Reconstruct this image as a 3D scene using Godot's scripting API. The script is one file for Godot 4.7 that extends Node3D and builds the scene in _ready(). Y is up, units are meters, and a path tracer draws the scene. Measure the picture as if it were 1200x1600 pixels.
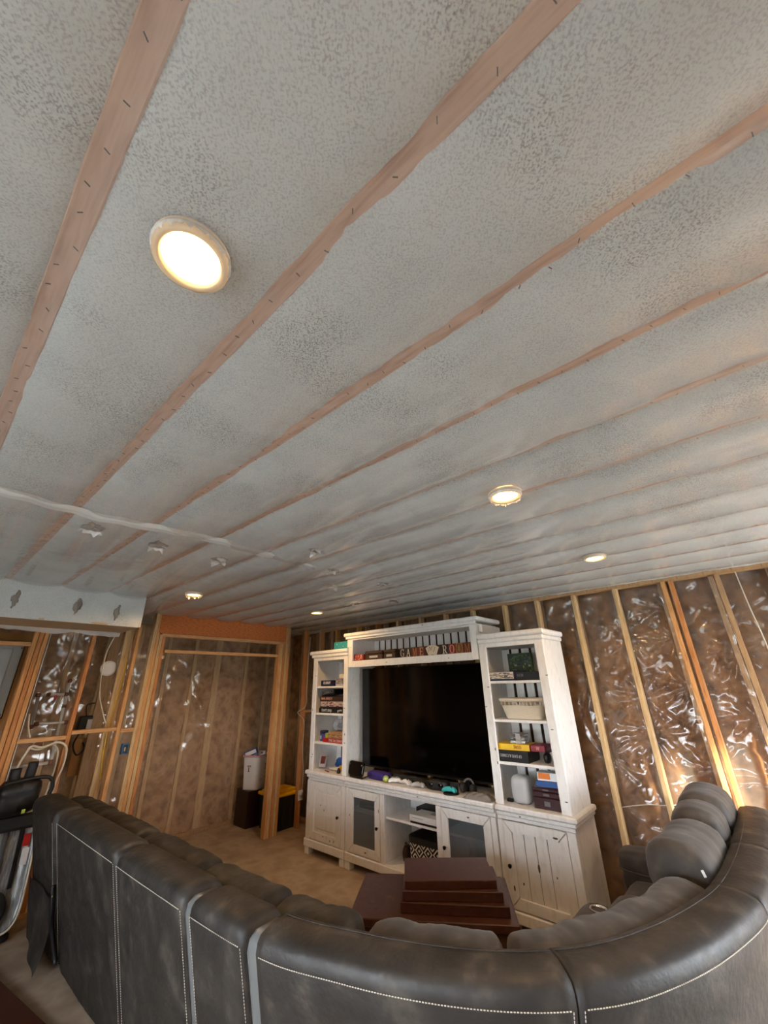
extends Node3D
# A basement family room still in bare framing: film-covered insulation, a white media wall, a curved leather sectional.

const CEIL := 2.78
const WALL_Z := -4.55      # room side of the far studs
const PART_X := -5.58      # room side of the closet partition

var M := {}
var used := {}
var rng := RandomNumberGenerator.new()

const GLOW := 4.5
const LAMP_ENERGY := 0.22
const DAYLIGHT := 8.0
const EXPOSURE := 3.8

# ---------------------------------------------------------------- camera, sky, daylight
func make_view() -> void:
	var cam := Camera3D.new()
	cam.name = "camera"
	cam.fov = 2.0 * rad_to_deg(atan(800.0 / 616.2))
	cam.near = 0.05
	cam.far = 200.0
	add_child(cam)
	cam.position = Vector3(0, 1.86, 0)
	cam.rotation_order = EULER_ORDER_YXZ
	cam.rotation_degrees = Vector3(23.63, 41.205, -1.2686)
	cam.current = true
	var sky_m := ProceduralSkyMaterial.new()
	sky_m.sky_top_color = Color(0.86, 0.92, 1.0)
	sky_m.sky_horizon_color = Color(0.96, 0.98, 1.0)
	sky_m.sky_curve = 0.3
	sky_m.ground_bottom_color = Color(0.52, 0.53, 0.50)
	sky_m.ground_horizon_color = Color(0.66, 0.67, 0.64)
	var sky := Sky.new()
	sky.sky_material = sky_m
	var e := Environment.new()
	e.background_mode = Environment.BG_SKY
	e.sky = sky
	e.background_energy_multiplier = DAYLIGHT
	e.tonemap_mode = Environment.TONE_MAPPER_LINEAR
	e.tonemap_exposure = EXPOSURE
	e.sdfgi_enabled = true
	e.ssao_enabled = true
	e.ssil_enabled = true
	# low sun that reaches in through the patio door and grazes the far wall
	var sun := DirectionalLight3D.new()
	sun.name = "sun"
	sun.light_energy = 2.6
	sun.light_color = Color(1.0, 0.97, 0.88)
	sun.light_angular_distance = 5.0
	sun.shadow_enabled = true
	sun.sky_mode = DirectionalLight3D.SKY_MODE_LIGHT_ONLY
	add_child(sun)
	sun.look_at_from_position(Vector3(13, 4.2, 10), Vector3.ZERO)
	var w := WorldEnvironment.new()
	w.name = "environment"
	w.environment = e
	add_child(w)


func _ready() -> void:
	make_view()
	make_materials()
	make_shell()
	make_ceiling()
	make_back_wall()
	make_left_wall()
	make_lamps()
	make_media_wall()
	make_sofa()
	make_coffee_table()
	make_closet_things()
	make_media_things()

# ---------------------------------------------------------------- naming and nodes
func numbered(called: String) -> String:
	if not used.has(called):
		used[called] = 0
		return called
	used[called] += 1
	return "%s_%03d" % [called, used[called]]

func thing(called: String, label: String, category: String, at := Vector3.ZERO, turn := 0.0, group := "") -> Node3D:
	var o := Node3D.new()
	o.name = numbered(called)
	add_child(o)
	o.position = at
	o.rotation.y = turn
	o.set_meta("label", label)
	o.set_meta("category", category)
	if group != "":
		o.set_meta("group", group)
	return o

func structure(called: String) -> Node3D:
	var o := Node3D.new()
	o.name = numbered(called)
	add_child(o)
	o.set_meta("kind", "structure")
	return o

func part(parent: Node3D, called: String, mesh: Mesh, m: Material, at := Vector3.ZERO, turn := Vector3.ZERO) -> MeshInstance3D:
	var o := MeshInstance3D.new()
	o.name = called
	o.mesh = mesh
	o.material_override = m
	o.position = at
	o.rotation = turn
	parent.add_child(o, true)
	return o

# ---------------------------------------------------------------- mesh helpers
func begin() -> SurfaceTool:
	var s := SurfaceTool.new()
	s.begin(Mesh.PRIMITIVE_TRIANGLES)
	return s

func done(s: SurfaceTool) -> ArrayMesh:
	s.generate_normals()
	return s.commit()

func tri(s: SurfaceTool, a: Vector3, b: Vector3, c: Vector3) -> void:
	s.add_vertex(a); s.add_vertex(b); s.add_vertex(c)

func quad(s: SurfaceTool, a: Vector3, b: Vector3, c: Vector3, d: Vector3) -> void:
	tri(s, a, b, c); tri(s, a, c, d)

# box with chamfered edges, flat shaded
func bx(s: SurfaceTool, c: Vector3, size: Vector3, bev := 0.003, t := Transform3D.IDENTITY) -> void:
	s.set_smooth_group(-1)
	var h := size / 2.0
	var b: float = minf(bev, minf(h.x, minf(h.y, h.z)) * 0.9)
	var dirs := [Vector3.RIGHT, Vector3.UP, Vector3.BACK]
	for ax in 3:
		for sg in [-1.0, 1.0]:
			var n: Vector3 = dirs[ax] * sg
			var u: Vector3 = dirs[(ax + 1) % 3]
			var v: Vector3 = dirs[(ax + 2) % 3]
			var hu: float = h[(ax + 1) % 3] - b
			var hv: float = h[(ax + 2) % 3] - b
			var o: Vector3 = c + n * h[ax]
			var p := [o - u * hu - v * hv, o + u * hu - v * hv, o + u * hu + v * hv, o - u * hu + v * hv]
			if sg > 0:
				p.reverse()
			quad(s, t * p[0], t * p[1], t * p[2], t * p[3])
	if b <= 0.0:
		return
	for ax in 3:
		var u: Vector3 = dirs[ax]
		var iu: float = h[ax] - b
		var a1 := (ax + 1) % 3
		var a2 := (ax + 2) % 3
		for s1 in [-1.0, 1.0]:
			for s2 in [-1.0, 1.0]:
				var e1: Vector3 = c + dirs[a1] * s1 * h[a1] + dirs[a2] * s2 * (h[a2] - b)
				var e2: Vector3 = c + dirs[a1] * s1 * (h[a1] - b) + dirs[a2] * s2 * h[a2]
				if s1 * s2 > 0:
					quad(s, t * (e1 - u * iu), t * (e1 + u * iu), t * (e2 + u * iu), t * (e2 - u * iu))
				else:
					quad(s, t * (e1 - u * iu), t * (e2 - u * iu), t * (e2 + u * iu), t * (e1 + u * iu))
	for sx in [-1.0, 1.0]:
		for sy in [-1.0, 1.0]:
			for sz in [-1.0, 1.0]:
				var px := c + Vector3(sx * h.x, sy * (h.y - b), sz * (h.z - b))
				var py := c + Vector3(sx * (h.x - b), sy * h.y, sz * (h.z - b))
				var pz := c + Vector3(sx * (h.x - b), sy * (h.y - b), sz * h.z)
				if sx * sy * sz > 0:
					tri(s, t * px, t * pz, t * py)
				else:
					tri(s, t * px, t * py, t * pz)

var box_cache := {}
func box(size: Vector3, bev := 0.003) -> ArrayMesh:
	var key := "%.4f %.4f %.4f %.4f" % [size.x, size.y, size.z, bev]
	if not box_cache.has(key):
		var s := begin()
		bx(s, Vector3.ZERO, size, bev)
		box_cache[key] = done(s)
	return box_cache[key]

# a box part given by its lowest and highest corner
func slab(parent: Node3D, called: String, lo: Vector3, hi: Vector3, m: Material, bev := 0.003) -> MeshInstance3D:
	return part(parent, called, box((hi - lo).abs(), bev), m, (lo + hi) / 2.0)

# smooth surface over a grid, f(u, v) with u, v in 0..1
func grid(s: SurfaceTool, nu: int, nv: int, f: Callable, flip := false) -> void:
	s.set_smooth_group(0)
	var rows := []
	for j in nv + 1:
		var row := PackedVector3Array()
		for i in nu + 1:
			row.append(f.call(float(i) / nu, float(j) / nv))
		rows.append(row)
	for j in nv:
		for i in nu:
			if flip:
				quad(s, rows[j][i], rows[j + 1][i], rows[j + 1][i + 1], rows[j][i + 1])
			else:
				quad(s, rows[j][i], rows[j][i + 1], rows[j + 1][i + 1], rows[j + 1][i])

func lathe(s: SurfaceTool, prof: Array, seg := 24, t := Transform3D.IDENTITY) -> void:
	s.set_smooth_group(0)
	for j in prof.size() - 1:
		for i in seg:
			var a0 := TAU * i / seg
			var a1 := TAU * (i + 1) / seg
			var p: Vector2 = prof[j]
			var q: Vector2 = prof[j + 1]
			var v := [Vector3(p.x * cos(a0), p.y, p.x * sin(a0)), Vector3(p.x * cos(a1), p.y, p.x * sin(a1)), Vector3(q.x * cos(a1), q.y, q.x * sin(a1)), Vector3(q.x * cos(a0), q.y, q.x * sin(a0))]
			quad(s, t * v[0], t * v[1], t * v[2], t * v[3])

func tube(s: SurfaceTool, pts: Array, r: float, seg := 8) -> void:
	s.set_smooth_group(0)
	var rings := []
	for k in pts.size():
		var d: Vector3 = (pts[mini(k + 1, pts.size() - 1)] - pts[maxi(k - 1, 0)]).normalized()
		var u := d.cross(Vector3.UP if absf(d.y) < 0.9 else Vector3.RIGHT).normalized()
		var w := d.cross(u)
		var ring := []
		for i in seg:
			var a := TAU * i / seg
			ring.append(pts[k] + u * cos(a) * r + w * sin(a) * r)
		rings.append(ring)
	for k in pts.size() - 1:
		for i in seg:
			var j := (i + 1) % seg
			quad(s, rings[k][i], rings[k + 1][i], rings[k + 1][j], rings[k][j])
	for e in [0, pts.size() - 1]:
		for i in seg:
			tri(s, pts[e], rings[e][i], rings[e][(i + 1) % seg])

func smooth_path(p: Array, n := 8) -> Array:
	var out := []
	for k in p.size() - 1:
		var a: Vector3 = p[maxi(k - 1, 0)]
		var d: Vector3 = p[mini(k + 2, p.size() - 1)]
		for i in n:
			out.append((p[k] as Vector3).cubic_interpolate(p[k + 1], a, d, float(i) / n))
	out.append(p[p.size() - 1])
	return out

# pillow-like solid: superellipsoid with exponent e (higher is boxier)
func puff(s: SurfaceTool, c: Vector3, r: Vector3, e := 4.0, nu := 24, nv := 14, t := Transform3D.IDENTITY, wob := 0.0) -> void:
	var f := func(u: float, v: float) -> Vector3:
		var a := u * TAU
		var b := (v - 0.5) * PI
		var d := Vector3(cos(b) * cos(a), sin(b), cos(b) * sin(a))
		var k := pow(pow(absf(d.x), e) + pow(absf(d.y), e) + pow(absf(d.z), e), -1.0 / e)
		var p := d * k
		if wob > 0.0:
			p *= 1.0 + wob * N.get_noise_3d(p.x * 60.0 + c.x * 90.0, p.y * 60.0, p.z * 60.0 + c.z * 90.0)
		return t * (c + Vector3(p.x * r.x, p.y * r.y, p.z * r.z))
	grid(s, nu, nv, f)

var N := FastNoiseLite.new()

# flat print: one rectangle with texture coordinates, facing +z
func print_plate(w: float, h: float) -> ArrayMesh:
	var q := QuadMesh.new()
	q.size = Vector2(w, h)
	var a := ArrayMesh.new()
	a.add_surface_from_arrays(Mesh.PRIMITIVE_TRIANGLES, q.get_mesh_arrays())
	return a

var fonts := {}
func letters(parent: Node3D, text: String, height: float, m: Material, at: Vector3, turn := Vector3.ZERO, width := 0.0, family := "Droid Sans", depth := 0.002) -> MeshInstance3D:
	if not fonts.has(family):
		var f := SystemFont.new()
		f.font_names = PackedStringArray([family])
		fonts[family] = f
	var t := TextMesh.new()
	t.text = text
	t.font = fonts[family]
	t.font_size = 32
	t.pixel_size = height / 23.0
	t.depth = depth
	t.curve_step = 2.0
	var o := part(parent, "lettering", t, m, at, turn)
	if width > 0.0:
		var w: float = t.get_aabb().size.x
		if w > 0.001:
			o.scale = Vector3(width / w, 1, 1)
	return o

# ---------------------------------------------------------------- materials
func mat(key: String, c: Color, rough := 0.7, metal := 0.0) -> StandardMaterial3D:
	var m := StandardMaterial3D.new()
	m.resource_name = key
	m.albedo_color = c
	m.roughness = rough
	m.metallic = metal
	M[key] = m
	return m

func noise_tex(seed_: int, freq: float, cols: Array, size := 512, kind := FastNoiseLite.TYPE_SIMPLEX_SMOOTH, octaves := 4, normal := false, bump := 4.0) -> NoiseTexture2D:
	var n := FastNoiseLite.new()
	n.seed = seed_
	n.noise_type = kind
	n.frequency = freq
	n.fractal_octaves = octaves
	var t := NoiseTexture2D.new()
	t.width = size
	t.height = size
	t.seamless = true
	t.noise = n
	if normal:
		t.as_normal_map = true
		t.bump_strength = bump
	else:
		var g := Gradient.new()
		var offs := PackedFloat32Array()
		var cc := PackedColorArray()
		for k in cols.size():
			var e = cols[k]
			if e is Array:
				offs.append(e[0]); cc.append(e[1])
			else:
				offs.append(float(k) / maxf(1.0, cols.size() - 1)); cc.append(e)
		g.offsets = offs
		g.colors = cc
		t.color_ramp = g
	return t

func planar(m: StandardMaterial3D, scale_: Vector3, world := true) -> void:
	m.uv1_triplanar = true
	m.uv1_world_triplanar = world
	m.uv1_scale = scale_
	m.uv1_triplanar_sharpness = 4.0

# lumber with the grain along one axis (0 x, 1 y, 2 z)
func wood(key: String, dark: Color, light: Color, along: int, rough := 0.75, tex: Texture2D = null) -> StandardMaterial3D:
	var m := mat(key, Color.WHITE, rough)
	m.albedo_texture = tex if tex else noise_tex(key.hash() % 999, 0.035, [dark, light.lerp(dark, 0.35), light, light.lerp(dark, 0.5)], 256, FastNoiseLite.TYPE_SIMPLEX_SMOOTH, 3)
	var k := Vector3(5.0, 5.0, 5.0)
	k[along] = 0.45
	planar(m, k)
	return m

func grey(v: float) -> Color:
	return Color(v, v, v)

func make_materials() -> void:
	var m: StandardMaterial3D
	# lumber
	wood("stud", Color(0.66, 0.45, 0.25), Color(0.84, 0.62, 0.39), 1)
	wood("stud_red", Color(0.60, 0.37, 0.20), Color(0.78, 0.53, 0.31), 1)
	wood("stud_pale", Color(0.66, 0.53, 0.36), Color(0.82, 0.69, 0.50), 1)
	wood("stud_old", Color(0.54, 0.41, 0.28), Color(0.70, 0.56, 0.40), 1)
	wood("plank_z", Color(0.66, 0.46, 0.28), Color(0.83, 0.64, 0.43), 2)
	wood("plank_x", Color(0.62, 0.43, 0.27), Color(0.78, 0.59, 0.40), 0)
	wood("joist", Color(0.62, 0.46, 0.36), Color(0.75, 0.60, 0.50), 0, 0.7)
	m = mat("strand_board", Color.WHITE, 0.75)
	m.albedo_texture = noise_tex(71, 0.05, [Color(0.60, 0.31, 0.13), Color(0.74, 0.41, 0.19), Color(0.80, 0.47, 0.23), Color(0.68, 0.37, 0.16)], 256, FastNoiseLite.TYPE_CELLULAR, 2)
	planar(m, Vector3(3, 9, 1.6))
	# insulation
	m = mat("blown_wool", Color.WHITE, 0.9)
	m.albedo_texture = noise_tex(5, 0.012, [Color(0.735, 0.75, 0.74), Color(0.75, 0.765, 0.755), Color(0.77, 0.785, 0.775), Color(0.745, 0.76, 0.75)], 512, FastNoiseLite.TYPE_SIMPLEX_SMOOTH, 5)
	planar(m, Vector3(0.36, 0.36, 0.36))
	m.detail_enabled = true
	m.detail_blend_mode = BaseMaterial3D.BLEND_MODE_MUL
	m.detail_uv_layer = BaseMaterial3D.DETAIL_UV_2
	m.detail_albedo = noise_tex(8, 0.22, [[0.0, grey(0.38)], [0.28, grey(0.62)], [0.42, grey(0.88)], [0.54, grey(0.98)], [0.7, grey(1.0)]], 1024, FastNoiseLite.TYPE_VALUE_CUBIC, 4)
	m.detail_mask = noise_tex(31, 0.008, [[0.0, grey(0.34)], [0.50, grey(0.42)], [0.74, grey(0.9)], [1.0, grey(1.0)]], 512, FastNoiseLite.TYPE_SIMPLEX_SMOOTH, 4)
	m.uv2_triplanar = true
	m.uv2_world_triplanar = true
	m.uv2_scale = Vector3(1.6, 1.6, 1.6)
	m.heightmap_enabled = false
	m = mat("brown_batt", Color.WHITE, 0.95)
	m.albedo_texture = noise_tex(12, 0.012, [Color(0.32, 0.20, 0.10), Color(0.46, 0.31, 0.17), Color(0.55, 0.385, 0.225), Color(0.40, 0.262, 0.138)], 512, FastNoiseLite.TYPE_SIMPLEX_SMOOTH, 5)
	planar(m, Vector3(0.7, 0.7, 0.7))
	m = mat("kraft_batt", Color.WHITE, 0.95)
	m.albedo_texture = noise_tex(13, 0.012, [Color(0.46, 0.34, 0.23), Color(0.62, 0.48, 0.34), Color(0.73, 0.59, 0.43), Color(0.55, 0.42, 0.29)], 512, FastNoiseLite.TYPE_SIMPLEX_SMOOTH, 5)
	planar(m, Vector3(0.7, 0.7, 0.7))
	m = mat("film", Color(0.92, 0.93, 0.90, 0.075), 0.10)
	m.transparency = BaseMaterial3D.TRANSPARENCY_ALPHA
	m.cull_mode = BaseMaterial3D.CULL_DISABLED
	m = mat("ceiling_film", Color(0.86, 0.87, 0.86, 0.20), 0.14)
	m.transparency = BaseMaterial3D.TRANSPARENCY_ALPHA
	m.cull_mode = BaseMaterial3D.CULL_DISABLED
	m = mat("film_fold", Color(0.93, 0.93, 0.91, 0.45), 0.2)
	m.transparency = BaseMaterial3D.TRANSPARENCY_ALPHA
	m.cull_mode = BaseMaterial3D.CULL_DISABLED
	m = mat("hole_fluff", Color(0.52, 0.50, 0.46), 0.95)
	mat("staple", Color(0.14, 0.12, 0.11), 0.5)
	# floor and plain shell
	m = mat("floor", Color.WHITE, 0.75)
	m.albedo_texture = noise_tex(21, 0.010, [Color(0.58, 0.50, 0.41), Color(0.66, 0.575, 0.48), Color(0.72, 0.635, 0.54), Color(0.62, 0.54, 0.45)], 512, FastNoiseLite.TYPE_SIMPLEX_SMOOTH, 5)
	planar(m, Vector3(0.5, 0.5, 0.5))
	mat("shell", Color(0.55, 0.47, 0.38), 0.9)
	mat("siding", Color(0.66, 0.64, 0.60), 0.8)
	mat("patio", Color(0.62, 0.62, 0.60), 0.9)
	m = mat("door_glass", Color(0.96, 0.98, 0.97, 0.04), 0.02)
	m.transparency = BaseMaterial3D.TRANSPARENCY_ALPHA
	mat("vinyl", Color(0.90, 0.90, 0.89), 0.5)
	# media wall
	m = mat("white_paint", Color.WHITE, 0.5)
	m.albedo_texture = noise_tex(41, 0.02, [Color(0.88, 0.87, 0.85), Color(0.925, 0.92, 0.905), Color(0.94, 0.935, 0.925), Color(0.905, 0.895, 0.88)], 256, FastNoiseLite.TYPE_SIMPLEX_SMOOTH, 4)
	planar(m, Vector3(3, 1.0, 3))
	mat("dark_gap", Color(0.20, 0.13, 0.09), 0.9)
	mat("wear", Color(0.30, 0.24, 0.19), 0.9)
	mat("knob_black", Color(0.05, 0.045, 0.04), 0.35, 0.6)
	m = mat("cabinet_glass", Color(0.42, 0.47, 0.50, 0.40), 0.06)
	m.transparency = BaseMaterial3D.TRANSPARENCY_ALPHA
	m = mat("screen_black", Color(0.006, 0.006, 0.007), 0.09)
	m.metallic_specular = 0.5
	mat("bezel", Color(0.02, 0.02, 0.022), 0.35)
	# leather
	m = mat("leather", Color.WHITE, 0.60)
	m.albedo_texture = noise_tex(51, 0.012, [[0.0, Color(0.118, 0.108, 0.099)], [0.4, Color(0.15, 0.139, 0.128)], [0.62, Color(0.18, 0.167, 0.153)], [0.85, Color(0.275, 0.255, 0.232)]], 512, FastNoiseLite.TYPE_SIMPLEX_SMOOTH, 5)
	planar(m, Vector3(0.9, 0.9, 0.9))
	m.roughness_texture = noise_tex(52, 0.02, [grey(0.75), grey(1.0), grey(0.85)], 256)
	m.normal_enabled = true
	m.normal_texture = noise_tex(53, 0.06, [], 512, FastNoiseLite.TYPE_SIMPLEX_SMOOTH, 4, true, 2.0)
	m.normal_scale = 0.35
	m = mat("suede", Color.WHITE, 0.7)
	m.albedo_texture = noise_tex(54, 0.014, [[0.0, Color(0.165, 0.145, 0.125)], [0.45, Color(0.215, 0.19, 0.165)], [0.65, Color(0.25, 0.225, 0.195)], [0.9, Color(0.32, 0.29, 0.255)]], 512, FastNoiseLite.TYPE_SIMPLEX_SMOOTH, 5)
	planar(m, Vector3(0.9, 0.9, 0.9))
	m.rim_enabled = true
	m.rim = 0.25
	m = mat("leather_strip", Color(0.40, 0.41, 0.41), 0.3)
	mat("stitch", Color(0.80, 0.78, 0.73), 0.7)
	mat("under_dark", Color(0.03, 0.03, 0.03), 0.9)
	# coffee table
	m = mat("walnut", Color.WHITE, 0.36)
	m.albedo_texture = noise_tex(61, 0.02, [Color(0.25, 0.135, 0.10), Color(0.33, 0.19, 0.145), Color(0.30, 0.165, 0.12), Color(0.42, 0.29, 0.24)], 256, FastNoiseLite.TYPE_SIMPLEX_SMOOTH, 5)
	planar(m, Vector3(1.4, 1.4, 1.4))
	mat("espresso", Color(0.17, 0.09, 0.06), 0.5)
	# plain colours
	for e in [["black", 0.045, 0.045, 0.05, 0.5], ["black_gloss", 0.03, 0.03, 0.035, 0.2], ["charcoal", 0.12, 0.12, 0.13, 0.6], ["mid_grey", 0.40, 0.40, 0.41, 0.6], ["pale_grey", 0.72, 0.72, 0.72, 0.5],
			["white", 0.90, 0.90, 0.89, 0.45], ["cream", 0.84, 0.80, 0.72, 0.7], ["navy", 0.09, 0.08, 0.24, 0.5], ["purple", 0.22, 0.15, 0.48, 0.6], ["teal", 0.22, 0.72, 0.72, 0.4], ["teal_box", 0.20, 0.58, 0.60, 0.5],
			["red", 0.68, 0.10, 0.10, 0.5], ["brick_red", 0.55, 0.17, 0.12, 0.7], ["maroon", 0.20, 0.05, 0.08, 0.45], ["crimson", 0.55, 0.08, 0.17, 0.5], ["yellow", 0.93, 0.76, 0.05, 0.45], ["orange", 0.93, 0.50, 0.10, 0.5],
			["blue", 0.14, 0.32, 0.58, 0.5], ["violet_blue", 0.22, 0.24, 0.55, 0.5], ["green", 0.25, 0.42, 0.20, 0.6], ["lime", 0.66, 0.74, 0.30, 0.5], ["skin_pink", 0.86, 0.66, 0.60, 0.6], ["tan", 0.72, 0.62, 0.48, 0.8],
			["brown", 0.24, 0.15, 0.10, 0.7], ["rust", 0.40, 0.14, 0.08, 0.7], ["cork", 0.62, 0.45, 0.26, 0.8], ["panel_grey", 0.66, 0.69, 0.69, 0.4], ["pipe_white", 0.86, 0.85, 0.80, 0.4], ["copper", 0.46, 0.26, 0.15, 0.4],
			["box_blue", 0.22, 0.42, 0.62, 0.5], ["cloth_grey", 0.52, 0.49, 0.47, 0.9], ["cord_white", 0.84, 0.80, 0.72, 0.6], ["pink_rim", 0.80, 0.60, 0.60, 0.5], ["dusty_black", 0.11, 0.115, 0.12, 0.7], ["lid_yellow", 0.95, 0.72, 0.03, 0.4]]:
		mat(e[0], Color(e[1], e[2], e[3]), e[4])
	mat("foil", Color(0.80, 0.80, 0.80), 0.25, 0.9)
	mat("chrome", Color(0.85, 0.84, 0.82), 0.15, 1.0)
	m = mat("bag_clear", Color(0.75, 0.78, 0.82, 0.35), 0.15)
	m.transparency = BaseMaterial3D.TRANSPARENCY_ALPHA
	m = mat("tub_grey", Color.WHITE, 0.22)
	m.albedo_texture = noise_tex(81, 0.03, [Color(0.30, 0.31, 0.33), Color(0.62, 0.60, 0.57), Color(0.42, 0.42, 0.43), Color(0.72, 0.69, 0.65)], 256, FastNoiseLite.TYPE_SIMPLEX_SMOOTH, 2)
	planar(m, Vector3(0.6, 0.6, 7.0))
	# lamps
	m = mat("lamp_glow", Color(1, 0.9, 0.7), 0.5)
	m.emission_enabled = true
	m.emission = Color(1.0, 0.80, 0.50)
	m.emission_energy_multiplier = GLOW
	mat("lamp_trim", Color(0.90, 0.80, 0.66), 0.6)

# printed art on a box side: patches of ink on a coloured ground
func print_mat(key: String, seed_: int, ground: Color, inks: Array, n := 40, w := 64, h := 32) -> StandardMaterial3D:
	var r := RandomNumberGenerator.new()
	r.seed = seed_
	var im := Image.create(w, h, false, Image.FORMAT_RGB8)
	im.fill(ground)
	for k in n:
		var c: Color = inks[r.randi() % inks.size()]
		var sz := Vector2i(r.randi_range(2, 9), r.randi_range(2, 6))
		im.fill_rect(Rect2i(Vector2i(r.randi_range(2, w - 4), r.randi_range(2, h - 4)), sz), c)
	var m := mat(key, Color.WHITE, 0.5)
	m.albedo_texture = ImageTexture.create_from_image(im)
	return m

# ---------------------------------------------------------------- shell of the room
const X0 := -6.85
const X1 := 1.7
const Z0 := -4.98
const Z1 := 2.3
const LAMPS := [Vector2(-0.700, -0.160), Vector2(-0.727, -1.767), Vector2(-0.727, -3.30), Vector2(-4.047, -1.70), Vector2(-4.08, -3.30)]
const HOLES := [Vector2(-2.744, -0.493), Vector2(-2.81, -0.884), Vector2(-2.813, -1.32), Vector2(-2.133, -1.697), Vector2(-2.431, -2.12), Vector2(-2.877, -2.508), Vector2(-2.98, -3.54), Vector2(-3.342, -3.25), Vector2(-2.49, -2.80)]
const JOIST0 := 2.34
const PITCH := 0.385

func make_shell() -> void:
	var fl := structure("floor")
	slab(fl, "floor_slab", Vector3(X0 - 0.2, -0.2, Z0 - 0.2), Vector3(X1, 0, Z1), M.floor, 0)
	for e in [["wall_back", Vector3(X0 - 0.2, 0, Z0 - 0.2), Vector3(X1 + 0.2, 3.2, Z0)], ["wall_left", Vector3(X0 - 0.2, 0, Z0), Vector3(X0, 3.2, Z1)]]:
		var w := structure(e[0])
		slab(w, "foundation", e[1], e[2], M.shell, 0)
	# right wall with a glazed patio door that lets the daylight in
	var wr := structure("wall_right")
	var dz0 := -4.35
	var dz1 := -2.5
	var dh := 2.08
	slab(wr, "wall_piece", Vector3(X1, 0, Z0), Vector3(X1 + 0.2, 3.2, dz0), M.shell, 0)
	slab(wr, "wall_piece", Vector3(X1, 0, dz1), Vector3(X1 + 0.2, 3.2, Z1), M.shell, 0)
	slab(wr, "wall_piece", Vector3(X1, dh, dz0), Vector3(X1 + 0.2, 3.2, dz1), M.shell, 0)
	var d := structure("door_1")
	var zm := (dz0 + dz1) / 2.0
	for z in [dz0 + 0.04, zm, dz1 - 0.04]:
		slab(d, "stile", Vector3(X1 + 0.06, 0, z - 0.04), Vector3(X1 + 0.14, dh, z + 0.04), M.vinyl)
	slab(d, "rail", Vector3(X1 + 0.06, 0, dz0), Vector3(X1 + 0.14, 0.08, dz1), M.vinyl)
	slab(d, "rail", Vector3(X1 + 0.06, dh - 0.07, dz0), Vector3(X1 + 0.14, dh, dz1), M.vinyl)
	for k in 2:
		var a: float = dz0 + 0.08 if k == 0 else zm + 0.04
		slab(d, "pane", Vector3(X1 + 0.098, 0.08, a), Vector3(X1 + 0.102, dh - 0.07, a + (dz1 - dz0) / 2.0 - 0.12), M.door_glass, 0)
	# rear wall behind the camera with a wide window
	var rw := structure("wall_rear")
	var wx0 := -3.0
	var wx1 := 0.2
	slab(rw, "wall_piece", Vector3(X0 - 0.2, 0, Z1), Vector3(wx0, 3.2, Z1 + 0.2), M.shell, 0)
	slab(rw, "wall_piece", Vector3(wx1, 0, Z1), Vector3(X1 + 0.2, 3.2, Z1 + 0.2), M.shell, 0)
	slab(rw, "wall_piece", Vector3(wx0, 2.1, Z1), Vector3(wx1, 3.2, Z1 + 0.2), M.shell, 0)
	slab(rw, "wall_piece", Vector3(wx0, 0, Z1), Vector3(wx1, 0.85, Z1 + 0.2), M.shell, 0)
	var wn := structure("window_1")
	for x in [wx0 + 0.03, (wx0 + wx1) / 2.0, wx1 - 0.03]:
		slab(wn, "stile", Vector3(x - 0.03, 0.85, Z1 + 0.06), Vector3(x + 0.03, 2.1, Z1 + 0.13), M.vinyl)
	for y in [0.88, 2.07]:
		slab(wn, "rail", Vector3(wx0, y - 0.03, Z1 + 0.06), Vector3(wx1, y + 0.03, Z1 + 0.13), M.vinyl)
	slab(wn, "pane", Vector3(wx0 + 0.06, 0.91, Z1 + 0.094), Vector3(wx1 - 0.06, 2.04, Z1 + 0.098), M.door_glass, 0)
	# wing of the house outside that shades the rear window
	var hw := structure("wall_house_wing")
	slab(hw, "siding", Vector3(X1, -0.03, Z1 + 0.25), Vector3(X1 + 0.2, 4.2, Z1 + 4.5), M.siding, 0)
	var pt := structure("patio")
	slab(pt, "patio_slab", Vector3(X1, -0.25, -14), Vector3(22, -0.03, 16), M.patio, 0)
	slab(pt, "patio_slab", Vector3(-12, -0.25, Z1 + 0.2), Vector3(X1, -0.03, 16), M.patio, 0)

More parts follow.
